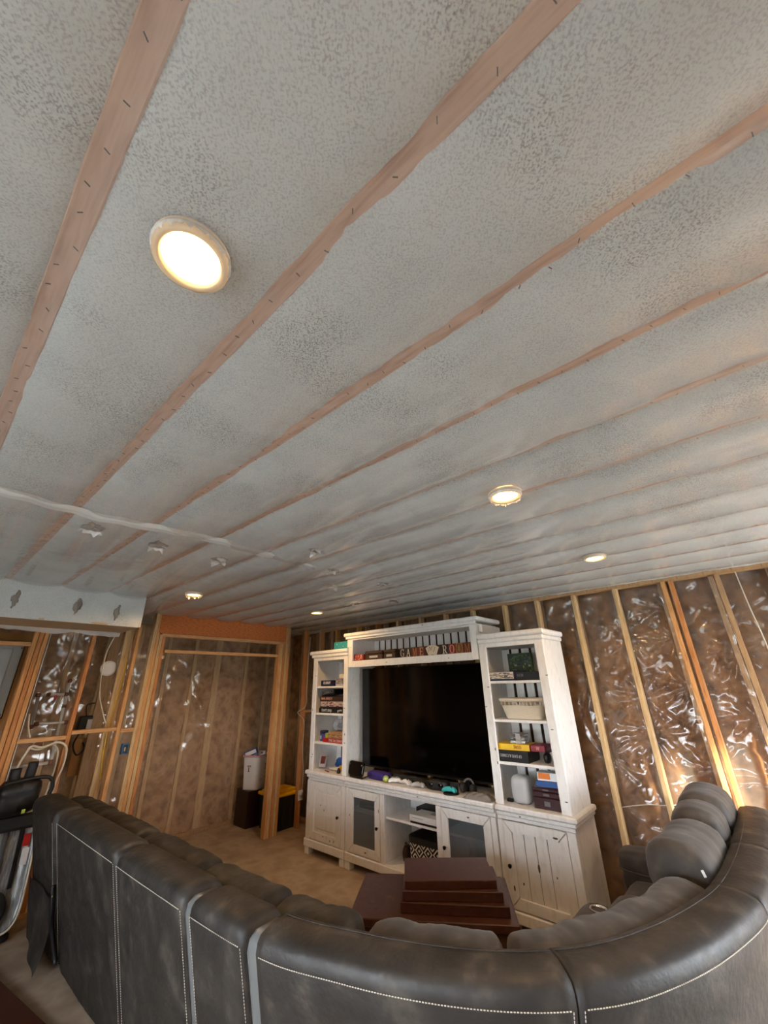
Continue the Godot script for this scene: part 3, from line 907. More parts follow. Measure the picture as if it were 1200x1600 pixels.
func make_media_wall() -> void:
	var t := thing("pier_cabinet", "narrow white pier cabinet with open shelves beside the closet", "cabinet")
	base_cabinet(t, -4.79, -4.085, 0.035, 0.0)
	slab(t, "face_stile", Vector3(-4.79, 0.156, FZ - 0.003), Vector3(-4.722, 0.756, FZ + 0.014), M.white_paint)
	slab(t, "face_stile", Vector3(-4.148, 0.156, FZ - 0.003), Vector3(-4.085, 0.756, FZ + 0.014), M.white_paint)
	cab_door(t, -4.72, -4.15, 0.165, 0.752, 0, -4.19)
	tower(t, -4.80, -4.085, [1.855, 1.525, 1.185], 0.06, 0.0)
	random_wear(t, -4.79, -4.72, 0.95, 2.15, FZ, 4, 1)
	random_wear(t, -4.16, -4.095, 0.95, 2.15, FZ, 3, 2)
	random_wear(t, -4.70, -4.18, 0.18, 0.24, FZ + 0.018, 3, 3)
	random_wear(t, -4.6, -4.3, 0.3, 0.6, FZ + 0.014, 2, 4)

	t = thing("pier_cabinet", "wide white pier cabinet with plank door beside the brown insulated wall", "cabinet")
	base_cabinet(t, -2.125, -1.455, 0.0, 0.035)
	slab(t, "face_stile", Vector3(-2.125, 0.156, FZ - 0.003), Vector3(-2.077, 0.756, FZ + 0.014), M.white_paint)
	slab(t, "face_stile", Vector3(-1.523, 0.156, FZ - 0.003), Vector3(-1.455, 0.756, FZ + 0.014), M.white_paint)
	cab_door(t, -2.075, -1.525, 0.165, 0.775 - 0.023, 2, -2.04)
	tower(t, -2.13, -1.46, [1.87, 1.535, 1.19], 0.0, 0.035)
	random_wear(t, -2.12, -2.06, 0.95, 2.15, FZ, 4, 5)
	random_wear(t, -1.535, -1.47, 0.95, 2.15, FZ, 3, 6)
	wear(t, [[-1.80, 0.47, FZ + 0.004, 0.010, 0.030], [-1.62, 0.70, FZ + 0.018, 0.022, 0.007], [-2.03, 0.30, FZ + 0.018, 0.007, 0.02], [-1.95, 0.34, FZ + 0.004, 0.006, 0.01], [-1.66, 0.44, FZ + 0.004, 0.005, 0.008], [-1.9, 0.80, FZ + 0.022, 0.010, 0.004]])

	# low console with two glazed doors and an open bay
	t = thing("media_console", "long low white console with two glass doors under the television", "console")
	base_cabinet(t, -4.075, -2.14, 0.0, 0.0)
	for x in [-3.50, -2.76]:
		slab(t, "divider", Vector3(x - 0.011, 0.156, BZ + 0.013), Vector3(x + 0.011, 0.784, FZ - 0.002), M.white_paint)
		slab(t, "face_stile", Vector3(x - 0.03, 0.156, FZ - 0.001), Vector3(x + 0.03, 0.756, FZ + 0.014), M.white_paint)
	slab(t, "face_stile", Vector3(-4.075, 0.156, FZ - 0.003), Vector3(-4.025, 0.756, FZ + 0.014), M.white_paint)
	slab(t, "face_stile", Vector3(-2.19, 0.156, FZ - 0.003), Vector3(-2.14, 0.756, FZ + 0.014), M.white_paint)
	for q in [[-4.05, -3.512], [-3.488, -2.772], [-2.748, -2.165]]:
		slab(t, "shelf", Vector3(q[0], 0.530, BZ + 0.02), Vector3(q[1], 0.552, FZ - 0.03), M.white_paint)
	cab_door(t, -4.02, -3.535, 0.165, 0.752, 1, -3.565)
	cab_door(t, -2.725, -2.195, 0.165, 0.752, 1, -2.695)
	wear(t, [[-3.75, 0.20, FZ + 0.018, 0.012, 0.007], [-2.42, 0.715, FZ + 0.018, 0.014, 0.006], [-3.0, 0.80, FZ + 0.022, 0.012, 0.004], [-3.55, 0.6, FZ + 0.018, 0.004, 0.02], [-4.0, 0.5, FZ + 0.018, 0.004, 0.012], [-2.215, 0.35, FZ + 0.018, 0.005, 0.03], [-3.3, 0.12, FZ + 0.026, 0.012, 0.004]])

	# bridge shelf spanning the two towers
	t = thing("bridge_shelf", "white bridge shelf with slatted back spanning above the television", "shelf")
	var hx0 := -4.07
	var hx1 := -2.145
	slab(t, "side_panel", Vector3(hx0, 2.078, BZ), Vector3(hx0 + 0.03, 2.43, FZ - 0.03), M.white_paint)
	slab(t, "side_panel", Vector3(hx1 - 0.03, 2.078, BZ), Vector3(hx1, 2.43, FZ - 0.03), M.white_paint)
	slab(t, "face_stile", Vector3(hx0 - 0.03, 2.328, FZ - 0.028), Vector3(hx0 + 0.07, 2.43, FZ + 0.001), M.white_paint)
	slab(t, "face_stile", Vector3(hx0 - 0.006, 2.078, FZ - 0.028), Vector3(hx0 + 0.07, 2.326, FZ + 0.002), M.white_paint)
	slab(t, "face_stile", Vector3(hx1 - 0.07, 2.078, FZ - 0.028), Vector3(hx1 + 0.004, 2.43, FZ + 0.002), M.white_paint)
	slab(t, "bottom_rail", Vector3(hx0 + 0.07, 2.075, FZ - 0.028), Vector3(hx1 - 0.07, 2.152, FZ + 0.003), M.white_paint)
	slab(t, "top_rail", Vector3(hx0 + 0.07, 2.412, FZ - 0.028), Vector3(hx1 - 0.07, 2.43, FZ), M.white_paint)
	slab(t, "bottom_panel", Vector3(hx0 + 0.031, 2.125, BZ), Vector3(hx1 - 0.031, 2.145, FZ - 0.03), M.white_paint)
	slab(t, "top_panel", Vector3(hx0, 2.432, BZ), Vector3(hx1, 2.446, FZ + 0.0), M.white_paint)
	slab(t, "crown_lower", Vector3(hx0 - 0.05, 2.431, FZ + 0.001), Vector3(hx1 + 0.02, 2.462, FZ + 0.022), M.white_paint, 0.006)
	slab(t, "crown_return", Vector3(hx1 + 0.001, 2.345, BZ), Vector3(hx1 + 0.045, 2.43, FZ - 0.06), M.white_paint, 0.01)
	slab(t, "crown", Vector3(hx0 - 0.075, 2.463, BZ), Vector3(hx1 + 0.055, 2.508, FZ + 0.040), M.white_paint, 0.012)
	slab(t, "backing", Vector3(hx0 + 0.031, 2.146, BZ), Vector3(hx1 - 0.031, 2.43, BZ + 0.004), M.dark_gap, 0)
	back_slats(t, hx0 + 0.032, hx1 - 0.032, 2.146, 2.43, 0.108, 0.026, BZ + 0.005)
	wear(t, [[-3.4, 2.11, FZ + 0.003, 0.012, 0.004], [-2.8, 2.485, FZ + 0.04, 0.014, 0.004], [-2.5, 2.11, FZ + 0.003, 0.008, 0.005]])

	# the television
	t = thing("television", "very large flat black television standing on the white console", "television", Vector3(-3.085, 0.862, -4.10))
	slab(t, "body", Vector3(-0.94, 0.085, -0.02), Vector3(0.94, 1.195, 0.02), M.bezel, 0.006)
	slab(t, "screen", Vector3(-0.931, 0.105, 0.0205), Vector3(0.931, 1.186, 0.0235), M.screen_black, 0.001)
	for x in [-0.55, 0.55]:
		slab(t, "stand_leg", Vector3(x - 0.015, 0, -0.10), Vector3(x + 0.015, 0.02, 0.035), M.bezel, 0.004)
		slab(t, "stand_neck", Vector3(x - 0.015, 0.02, -0.015), Vector3(x + 0.015, 0.09, 0.015), M.bezel, 0.004)

# ---------------------------------------------------------------- things on the media wall
func carton(called: String, label: String, cat: String, at: Vector3, size: Vector3, m: Material, turn := 0.0, front: Material = null, group := "") -> Node3D:
	# a lidded box standing on at: tray, overlapping lid, printed front
	var t := thing(called, label, cat, at, turn, group)
	part(t, "tray", box(Vector3(size.x - 0.004, size.y * 0.35, size.z - 0.004), 0.001), m, Vector3(0, size.y * 0.175, 0))
	part(t, "lid", box(Vector3(size.x, size.y * 0.82, size.z), 0.0015), m, Vector3(0, size.y * 0.59, 0))
	if front:
		part(t, "printed_front", print_plate(size.x * 0.94, size.y * 0.74), front, Vector3(0, size.y * 0.59, size.z / 2 + 0.0012))
	return t

func controller(label: String, at: Vector3, turn: float, m: Material, accent: Material) -> void:
	var t := thing("game_controller", label, "controller", at, turn, "game controllers on the console")
	var s := begin()
	var f := func(u: float, v: float) -> Vector3:
		var a := u * TAU
		var b := (v - 0.5) * PI
		var x := 0.078 * cos(b) * signf(cos(a)) * pow(absf(cos(a)), 0.8)
		var z := 0.034 * cos(b) * sin(a)
		var grip := smoothstep(0.03, 0.075, absf(x))
		z += grip * (0.032 if z > 0.0 else 0.006)
		return Vector3(x, 0.030 + (0.022 + 0.006 * grip) * sin(b) - grip * 0.008 * cos(b), z)
	grid(s, 36, 14, f)
	part(t, "shell", done(s), m)
	for q in [[-0.045, -0.012], [0.022, 0.014]]:
		s = begin()
		lathe(s, [Vector2(0.0, 0.014), Vector2(0.009, 0.013), Vector2(0.010, 0.010), Vector2(0.005, 0.008), Vector2(0.006, -0.005)], 14)
		part(t, "thumbstick", done(s), accent, Vector3(q[0], 0.048, q[1]))
	for k in 4:
		var s2 := begin()
		puff(s2, Vector3.ZERO, Vector3(0.005, 0.004, 0.005), 2.0, 10, 6)
		part(t, "button", done(s2), accent, Vector3(0.045 + 0.011 * cos(k * PI / 2), 0.050, -0.012 + 0.011 * sin(k * PI / 2)))

func make_media_things() -> void:
	var t: Node3D
	var s: SurfaceTool
	# --- on the left tower
	carton("gift_box", "teal box with pale patch lying on top of the narrow tower", "box", Vector3(-4.27, 2.318, -4.02), Vector3(0.30, 0.10, 0.22), M.teal_box, 0.0, print_mat("teal_print", 4, Color(0.22, 0.60, 0.62), [Color(0.9, 0.92, 0.9), Color(0.2, 0.45, 0.55)], 9))
	t = carton("game_box", "navy box with white lettering on the top shelf of the narrow tower", "board game", Vector3(-4.585, 1.855, -4.07), Vector3(0.26, 0.075, 0.24), M.navy)
	letters(t, "RUMMY", 0.035, M.white, Vector3(0, 0.042, 0.1215), Vector3.ZERO, 0.15)
	carton("game_box", "pale grey box with photo print beside navy box", "board game", Vector3(-4.30, 1.855, -4.08), Vector3(0.26, 0.10, 0.22), M.pale_grey, 0.0, print_mat("grey_print", 6, Color(0.55, 0.53, 0.56), [Color(0.4, 0.38, 0.42), Color(0.75, 0.73, 0.72), Color(0.3, 0.25, 0.25)], 40))
	carton("card_box", "small white carton lying on the pale grey box", "box", Vector3(-4.35, 1.956, -4.08), Vector3(0.13, 0.05, 0.12), M.cream, 0.2)
	# stack of four games
	t = carton("game_box", "black game box at the bottom of the stack of games", "board game", Vector3(-4.45, 1.525, -4.05), Vector3(0.50, 0.062, 0.26), M.black)
	letters(t, "Don't step", 0.034, M.white, Vector3(-0.09, 0.034, 0.1315), Vector3.ZERO, 0.20)
	letters(t, "game", 0.026, M.white, Vector3(0.17, 0.036, 0.1315), Vector3(0, 0, 0.1))
	t = carton("game_box", "maroon and white picture game box, second from bottom of the stack", "board game", Vector3(-4.44, 1.588, -4.05), Vector3(0.50, 0.080, 0.26), M.maroon, -0.03, print_mat("stack_print", 9, Color(0.78, 0.70, 0.66), [Color(0.3, 0.2, 0.18), Color(0.55, 0.25, 0.2), Color(0.85, 0.82, 0.78), Color(0.3, 0.3, 0.45)], 50))
	t = carton("game_box", "dark red game box with red and white lettering, third in the stack", "board game", Vector3(-4.45, 1.669, -4.05), Vector3(0.48, 0.056, 0.25), M.brown, 0.02)
	letters(t, "MALARKEY", 0.030, M.skin_pink, Vector3(-0.10, 0.031, 0.1265), Vector3.ZERO, 0.22)
	t = carton("game_box", "black tilted game box lettered CONNECT on top of the stack", "board game", Vector3(-4.56, 1.728, -4.07), Vector3(0.25, 0.062, 0.24), M.black, 0.05)
	t.rotation.z = 0.12
	t.position.y = 1.742
	letters(t, "CONNECT", 0.034, M.pale_grey, Vector3(0, 0.036, 0.1215), Vector3.ZERO, 0.21)
	# shelf with bag and jar
	t = thing("jar", "small violet-blue jar with dark lid on the narrow tower", "jar", Vector3(-4.665, 1.185, -4.0))
	s = begin()
	lathe(s, [Vector2(0.0, 0.0), Vector2(0.052, 0.0), Vector2(0.055, 0.008), Vector2(0.055, 0.085), Vector2(0.05, 0.09), Vector2(0.0, 0.09)], 24)
	part(t, "body", done(s), M.violet_blue)
	s = begin()
	lathe(s, [Vector2(0.053, 0.088), Vector2(0.057, 0.090), Vector2(0.057, 0.118), Vector2(0.052, 0.123), Vector2(0.0, 0.123)], 24)
	part(t, "lid", done(s), M.navy)
	part(t, "label", box(Vector3(0.04, 0.04, 0.002), 0.0005), M.pale_grey, Vector3(-0.01, 0.045, 0.0555))
	t = carton("game_box", "bright red long game box with white lettering on the narrow tower", "board game", Vector3(-4.36, 1.185, -4.03), Vector3(0.46, 0.046, 0.24), M.red)
	letters(t, "THE ULTIMATE", 0.026, M.white, Vector3(0.04, 0.026, 0.1215), Vector3.ZERO, 0.30)
	carton("game_box", "cork brown game box with printed side on the red game box", "board game", Vector3(-4.34, 1.232, -4.04), Vector3(0.36, 0.045, 0.22), M.cork, -0.05, print_mat("cork_print", 12, Color(0.66, 0.52, 0.34), [Color(0.4, 0.25, 0.15), Color(0.8, 0.72, 0.5), Color(0.5, 0.3, 0.2)], 30))
	carton("game_box", "flat tan game box with ruddy print lying on the cork brown box", "board game", Vector3(-4.33, 1.278, -4.05), Vector3(0.33, 0.030, 0.20), M.tan, 0.06, print_mat("tan_print", 15, Color(0.72, 0.55, 0.38), [Color(0.5, 0.3, 0.2), Color(0.62, 0.35, 0.25)], 20))
	carton("card_box", "little green carton beside the cork brown game box", "box", Vector3(-4.545, 1.232, -3.99), Vector3(0.055, 0.055, 0.10), M.lime)
	t = thing("plastic_bag", "crumpled clear plastic bag of parts on top of the tan box", "bag", Vector3(-4.40, 1.318, -4.06))
	s = begin()
	N.seed = 4
	puff(s, Vector3(0, 0.062, 0), Vector3(0.13, 0.062, 0.06), 3.0, 26, 16, Transform3D.IDENTITY, 0.35)
	part(t, "bag", done(s), M.bag_clear)
	s = begin()
	puff(s, Vector3(0.02, 0.045, 0), Vector3(0.085, 0.034, 0.035), 2.5, 16, 10, Transform3D.IDENTITY, 0.5)
	part(t, "contents", done(s), M.mid_grey)
	# on the left counter
	t = thing("handheld_timer", "grey handheld gadget leaning in the corner of the narrow counter", "gadget", Vector3(-4.67, 0.882, -3.99), 0.5)
	t.rotation.x = -0.5
	part(t, "case", box(Vector3(0.10, 0.15, 0.04), 0.008), M.pale_grey, Vector3(0, 0.075, 0))
	part(t, "display", box(Vector3(0.06, 0.09, 0.004), 0.001), M.rust, Vector3(0, 0.08, 0.021))
	t = thing("storage_pouch", "crumpled blue pouch at the back of the narrow counter", "pouch", Vector3(-4.42, 0.866, -4.14), 0.3)
	s = begin()
	puff(s, Vector3(0, 0.062, 0), Vector3(0.12, 0.062, 0.05), 3.0, 20, 12, Transform3D.IDENTITY, 0.3)
	part(t, "pouch", done(s), M.blue)
	part(t, "zip", box(Vector3(0.16, 0.006, 0.006), 0.002), M.navy, Vector3(0, 0.118, 0.01))
	t = thing("microphone", "toy microphone with yellow head and cream handle on the narrow counter", "microphone", Vector3(-4.44, 0.862, -4.00), 0.25)
	s = begin()
	lathe(s, [Vector2(0.0, -0.07), Vector2(0.016, -0.07), Vector2(0.018, 0.0), Vector2(0.024, 0.07), Vector2(0.0, 0.075)], 18, Transform3D(Basis(Vector3.BACK, -PI / 2), Vector3(0, 0.026, 0)))
	part(t, "handle", done(s), M.cream)
	s = begin()
	puff(s, Vector3(0.10, 0.035, 0), Vector3(0.034, 0.034, 0.034), 2.0, 18, 12)
	part(t, "head", done(s), M.yellow)
	t = thing("bottle_opener", "small black bottle cap gadget at the front edge of narrow counter", "gadget", Vector3(-4.285, 0.862, -3.93))
	s = begin()
	lathe(s, [Vector2(0.0, 0.0), Vector2(0.022, 0.0), Vector2(0.024, 0.012), Vector2(0.018, 0.040), Vector2(0.010, 0.055), Vector2(0.0, 0.056)], 16)
	part(t, "body", done(s), M.black)
	t = thing("pen", "thin red pen lying on the narrow counter", "pen", Vector3(-4.49, 0.862, -3.915), -0.3)
	s = begin()
	lathe(s, [Vector2(0.0, -0.07), Vector2(0.004, -0.068), Vector2(0.006, -0.05), Vector2(0.006, 0.05), Vector2(0.003, 0.068), Vector2(0.0, 0.07)], 10, Transform3D(Basis(Vector3.BACK, PI / 2), Vector3(0, 0.006, 0)))
	part(t, "barrel", done(s), M.crimson)
	part(t, "clip", box(Vector3(0.035, 0.002, 0.003), 0.0005), M.chrome, Vector3(0.03, 0.013, 0))
	t = thing("router", "upright white rounded gadget against the narrow tower's inner stile", "gadget", Vector3(-4.20, 0.862, -4.0))
	s = begin()
	puff(s, Vector3(0, 0.09, 0), Vector3(0.035, 0.09, 0.05), 5.0, 20, 14)
	part(t, "case", done(s), M.white)
	part(t, "indicator", box(Vector3(0.012, 0.004, 0.002), 0.0005), M.mid_grey, Vector3(0, 0.12, 0.050))

	# --- bridge shelf
	t = carton("card_box", "small red and white carton at the closet end of bridge shelf", "box", Vector3(-3.935, 2.146, -3.97), Vector3(0.19, 0.085, 0.12), M.brick_red, 0.0, print_mat("redwhite", 22, Color(0.62, 0.22, 0.16), [Color(0.88, 0.8, 0.72), Color(0.5, 0.12, 0.1), Color(0.85, 0.75, 0.7)], 26))
	for q in [[-3.675, 0.30, "dark brown keepsake case with brass catch next to red carton", 0.0], [-3.40, 0.21, "dark brown keepsake case standing beside the GAME ROOM sign", -0.12]]:
		t = thing("keepsake_case", q[2], "case", Vector3(q[0], 2.146, -4.0), q[3], "keepsake cases on the bridge shelf")
		part(t, "body", box(Vector3(q[1], 0.075, 0.14), 0.006), M.brown, Vector3(0, 0.0375, 0))
		part(t, "lid", box(Vector3(q[1] + 0.006, 0.040, 0.146), 0.010), M.brown, Vector3(0, 0.0965, 0))
		part(t, "label_plate", box(Vector3(q[1] * 0.48, 0.026, 0.004), 0.001), M.pale_grey, Vector3(0, 0.045, 0.0715))
		for x in [-0.36, 0.36]:
			part(t, "catch", box(Vector3(0.016, 0.03, 0.006), 0.001), M.chrome, Vector3(q[1] * x, 0.085, 0.074))
	t = thing("word_sign", "wooden block sign spelling GAME ROOM with fanned playing cards", "sign", Vector3(-2.82, 2.146, -3.985), -0.01)
	var glyphs := [["G", M.brown, M.pale_grey], ["A", M.charcoal, M.cream], ["M", M.rust, M.cork], ["E", M.rust, M.tan], ["", M.brown, M.cream], ["R", M.charcoal, M.cream], ["O", M.brick_red, M.skin_pink], ["O", M.cork, M.rust], ["M", M.rust, M.cork]]
	var xw := [0.095, 0.095, 0.105, 0.09, 0.235, 0.10, 0.095, 0.09, 0.12]
	var xx := -0.46
	for k in glyphs.size():
		var b := part(t, "sign_block", box(Vector3(xw[k] - 0.003, 0.118, 0.03), 0.003), glyphs[k][1], Vector3(xx + xw[k] / 2, 0.059, 0.0))
		if glyphs[k][0] != "":
			letters(b, glyphs[k][0], 0.085, glyphs[k][2], Vector3(0, 0.0, 0.016), Vector3.ZERO, xw[k] * 0.62, "Droid Serif", 0.003)
		else:
			for c in 4:
				var a := 0.42 - 0.28 * c
				var cd := part(b, "playing_card", box(Vector3(0.075, 0.105, 0.0015), 0.0005), M.cream, Vector3(-sin(a) * 0.10, cos(a) * 0.10 - 0.088, 0.018 + 0.002 * c), Vector3(0, 0, a))
				cd.set_meta("label", "cream playing card")
				letters(b, ["A", "K", "Q", "J"][c], 0.040, M.brick_red if c % 2 else M.black, cd.position + Vector3(-0.008, 0.012, 0.002), Vector3(0, 0, a), 0.0, "Droid Serif", 0.001)
		xx += xw[k]

	# --- right tower
	t = carton("game_box", "pale printed game box with blue end on the top shelf", "board game", Vector3(-1.945, 1.870, -4.02), Vector3(0.29, 0.082, 0.22), M.navy, 0.0, print_mat("crowd_print", 31, Color(0.80, 0.77, 0.70), [Color(0.45, 0.42, 0.36), Color(0.62, 0.55, 0.3), Color(0.3, 0.3, 0.32), Color(0.9, 0.88, 0.85), Color(0.55, 0.45, 0.42)], 70))
	t = carton("game_box", "flat black box on the top shelf beside the pale printed box", "board game", Vector3(-1.675, 1.870, -4.03), Vector3(0.24, 0.075, 0.22), M.black)
	letters(t, "NEW", 0.025, M.mid_grey, Vector3(-0.07, 0.045, 0.1115), Vector3.ZERO, 0.06)
	t = thing("game_box", "dark green picture box standing upright behind the flat boxes", "board game", Vector3(-1.84, 1.870, -4.19))
	part(t, "tray", box(Vector3(0.246, 0.256, 0.03), 0.001), M.black, Vector3(0, 0.13, -0.012))
	part(t, "lid", box(Vector3(0.25, 0.26, 0.045), 0.002), M.green, Vector3(0, 0.13, 0.004))
	part(t, "printed_front", print_plate(0.24, 0.25), print_mat("jungle_print", 35, Color(0.16, 0.22, 0.15), [Color(0.25, 0.36, 0.18), Color(0.12, 0.14, 0.16), Color(0.3, 0.34, 0.36), Color(0.5, 0.55, 0.2), Color(0.2, 0.26, 0.3)], 80, 64, 64), Vector3(0, 0.13, 0.0275))
	# woven basket: tapered body with a slotted rim
	t = thing("basket", "cream woven basket with slotted rim on the tower shelf", "basket", Vector3(-1.79, 1.535, -4.05))
	s = begin()
	N.seed = 6
	var bf := func(u: float, v: float) -> Vector3:
		var a := u * TAU
		var e := 6.0
		var k := pow(pow(absf(cos(a)), e) + pow(absf(sin(a)), e), -1.0 / e)
		var g := lerpf(0.83, 1.0, v)
		var weave := 0.0025 * sin(u * 150.0) * sin(v * 34.0 + (PI if int(u * 75.0) % 2 else 0.0))
		return Vector3(cos(a) * k * (0.208 * g + weave), 0.004 + 0.115 * v, sin(a) * k * (0.13 * g + weave))
	grid(s, 150, 16, bf)
	part(t, "woven_body", done(s), M.cream)
	part(t, "bottom", box(Vector3(0.30, 0.006, 0.19), 0.002), M.cream, Vector3(0, 0.006, 0))
	for k in 40:
		var a := TAU * k / 40.0
		var kk := pow(pow(absf(cos(a)), 6.0) + pow(absf(sin(a)), 6.0), -1.0 / 6.0)
		part(t, "rim_spoke", box(Vector3(0.013, 0.036, 0.006), 0.002), M.cream, Vector3(cos(a) * kk * 0.21, 0.135, sin(a) * kk * 0.132), Vector3(0, PI / 2 - a, 0))
	s = begin()
	var rim := []
	for k in 49:
		var a := TAU * k / 48.0
		var kk := pow(pow(absf(cos(a)), 6.0) + pow(absf(sin(a)), 6.0), -1.0 / 6.0)
		rim.append(Vector3(cos(a) * kk * 0.214, 0.165, sin(a) * kk * 0.136))
	tube(s, rim, 0.015, 8)
	part(t, "rim", done(s), M.cream)
	# third shelf
	t = carton("game_box", "large black game box with pale lettering under the yellow box", "board game", Vector3(-1.94, 1.190, -4.03), Vector3(0.33, 0.088, 0.26), M.black)
	var lt := letters(t, "OF DAYS & COMBO", 0.022, M.pale_grey, Vector3(0.0, 0.05, 0.1315), Vector3(0, 0, PI), 0.21)
	lt.set_meta("label", "pale upside-down lettering")
	t = carton("game_box", "yellow game box with crimson end lying on the black game box", "board game", Vector3(-1.94, 1.279, -4.05), Vector3(0.31, 0.050, 0.22), M.yellow, 0.10)
	letters(t, "Swish", 0.028, M.brick_red, Vector3(0.045, 0.028, 0.1115), Vector3.ZERO, 0.07, "Droid Serif")
	part(t, "crimson_end", box(Vector3(0.002, 0.046, 0.216), 0.0005), M.crimson, Vector3(0.1562, 0.026, 0))
	t = carton("game_box", "crimson game box end lying behind the yellow box", "board game", Vector3(-1.715, 1.279, -4.07), Vector3(0.125, 0.048, 0.20), M.crimson, 0.10)
	letters(t, "W", 0.025, M.skin_pink, Vector3(0.0, 0.026, 0.1015))
	for k in 3:
		t = thing("foil_pack", ["lowest silver card pack stacked on the yellow game box", "middle silver card pack stacked on the yellow game box", "topmost silver card pack stacked on the yellow game box"][k], "pack", Vector3(-1.90 + 0.004 * k, 1.330 + 0.0285 * k, -4.04), 0.1 - 0.08 * k, "silver packs on the yellow game box")
		part(t, "wrapper", box(Vector3(0.15 - 0.004 * k, 0.026, 0.11), 0.006), M.foil, Vector3(0, 0.013, 0))
		part(t, "band", box(Vector3(0.05, 0.0265, 0.1115), 0.001), M.pale_grey, Vector3(0.01, 0.0133, 0))
	t = thing("headset", "black headset lying on the tower shelf by the black game box", "headset", Vector3(-1.593, 1.190, -4.02), 0.0)
	for x in [-0.055, 0.055]:
		s = begin()
		puff(s, Vector3(x, 0.042, 0), Vector3(0.028, 0.042, 0.045), 2.6, 18, 12)
		part(t, "ear_cup", done(s), M.black)
	s = begin()
	var arc := []
	for k in 17:
		var a := PI * k / 16.0
		arc.append(Vector3(-cos(a) * 0.075, 0.04 + sin(a) * 0.062, -0.02 - sin(a) * 0.04))
	tube(s, arc, 0.011, 8)
	part(t, "headband", done(s), M.charcoal)
	# right counter
	t = thing("smart_speaker", "rounded pale grey fabric speaker on the right-hand counter", "speaker", Vector3(-1.925, 0.862, -4.02))
	s = begin()
	puff(s, Vector3(0, 0.108, 0), Vector3(0.085, 0.108, 0.075), 4.0, 36, 24)
	part(t, "fabric_body", done(s), M.pale_grey)
	s = begin()
	lathe(s, [Vector2(0.0, 0.0), Vector2(0.06, 0.0), Vector2(0.062, 0.006), Vector2(0.05, 0.01)], 24)
	part(t, "base_ring", done(s), M.mid_grey)
	t = thing("plug_adapter", "tiny black plug at the foot of the tower beside the speaker", "adapter", Vector3(-2.045, 0.862, -4.0))
	part(t, "body", box(Vector3(0.06, 0.025, 0.04), 0.006), M.black, Vector3(0, 0.0125, 0))
	part(t, "prong", box(Vector3(0.015, 0.008, 0.004), 0.001), M.chrome, Vector3(0.036, 0.0125, 0))
	t = thing("chest_box", "maroon chest with dark bands on the right-hand counter", "case", Vector3(-1.675, 0.862, -4.03))
	for k in 3:
		var hh: float = [0.085, 0.040, 0.028][k]
		var yy: float = [0.0, 0.086, 0.127][k]
		part(t, "tier" if k < 2 else "lid", box(Vector3(0.235, hh, 0.20), 0.006), M.maroon, Vector3(0, yy + hh / 2, 0))
		part(t, "latch", box(Vector3(0.05, hh * 0.4, 0.004), 0.001), M.mid_grey, Vector3(0.0, yy + hh * 0.5, 0.101))
	t = carton("card_box", "blue carton lying on the maroon chest", "box", Vector3(-1.67, 1.018, -4.04), Vector3(0.20, 0.042, 0.15), M.blue, 0.08)
	t = carton("card_box", "orange and white carton on top of the blue carton", "box", Vector3(-1.67, 1.061, -4.04), Vector3(0.17, 0.062, 0.12), M.white, 0.1)
	part(t, "orange_panel", box(Vector3(0.10, 0.045, 0.002), 0.0005), M.orange, Vector3(-0.025, 0.036, 0.061))

	# --- along the console top
	t = thing("handheld_dock", "black rounded tablet leaning at the closet end of the console", "tablet", Vector3(-3.915, 0.872, -3.855), -0.12)
	t.rotation.x = -0.2
	s = begin()
	puff(s, Vector3(0, 0.085, 0), Vector3(0.135, 0.075, 0.016), 8.0, 40, 16)
	part(t, "case", done(s), M.black_gloss)
	part(t, "foot", box(Vector3(0.20, 0.02, 0.05), 0.006), M.black, Vector3(0.01, 0.006, -0.006))
	for x in [-0.11, 0.11]:
		s = begin()
		lathe(s, [Vector2(0.0, 0.004), Vector2(0.008, 0.003), Vector2(0.009, 0.0)], 12, Transform3D(Basis(Vector3.RIGHT, PI / 2), Vector3(x, 0.125, 0.016)))
		part(t, "camera_dot", done(s), M.mid_grey)
	t = thing("stylus", "dark stylus leaning beside the black tablet", "stylus", Vector3(-3.74, 0.862, -3.868))
	s = begin()
	tube(s, [Vector3(-0.06, 0.007, 0.03), Vector3(0.05, 0.05, 0.0)], 0.007, 8)
	part(t, "barrel", done(s), M.charcoal)
	s = begin()
	tube(s, [Vector3(0.05, 0.05, 0.0), Vector3(0.066, 0.056, -0.004)], 0.008, 8)
	part(t, "grip", done(s), M.black)
	t = thing("zip_case", "purple zipped carrying case lying on the console", "case", Vector3(-3.66, 0.862, -3.99), -0.08)
	s = begin()
	puff(s, Vector3(0, 0.036, 0), Vector3(0.150, 0.036, 0.075), 5.0, 36, 16)
	part(t, "shell", done(s), M.purple)
	s = begin()
	var zr := []
	for k in 49:
		var a := TAU * k / 48.0
		var kk := pow(pow(absf(cos(a)), 5.0) + pow(absf(sin(a)), 5.0), -0.2)
		zr.append(Vector3(cos(a) * kk * 0.150, 0.034, sin(a) * kk * 0.075))
	tube(s, zr, 0.003, 6)
	part(t, "zip", done(s), M.navy)
	t = thing("ball", "small pale green tennis-like ball at the console's front edge", "ball", Vector3(-3.475, 0.862, -3.90))
	s = begin()
	puff(s, Vector3(0, 0.034, 0), Vector3(0.034, 0.034, 0.034), 2.0, 24, 16)
	part(t, "felt", done(s), M.lime)
	s = begin()
	var bs := []
	for k in 33:
		var a := TAU * k / 32.0
		bs.append(Vector3(0, 0.034, 0) + Vector3(cos(a), 0.45 * sin(2.0 * a), sin(a)).normalized() * 0.0335)
	tube(s, bs, 0.0016, 5)
	part(t, "seam", done(s), M.white)
	controller("white game controller next to the pale green ball", Vector3(-3.375, 0.862, -3.945), 0.5, M.white, M.mid_grey)
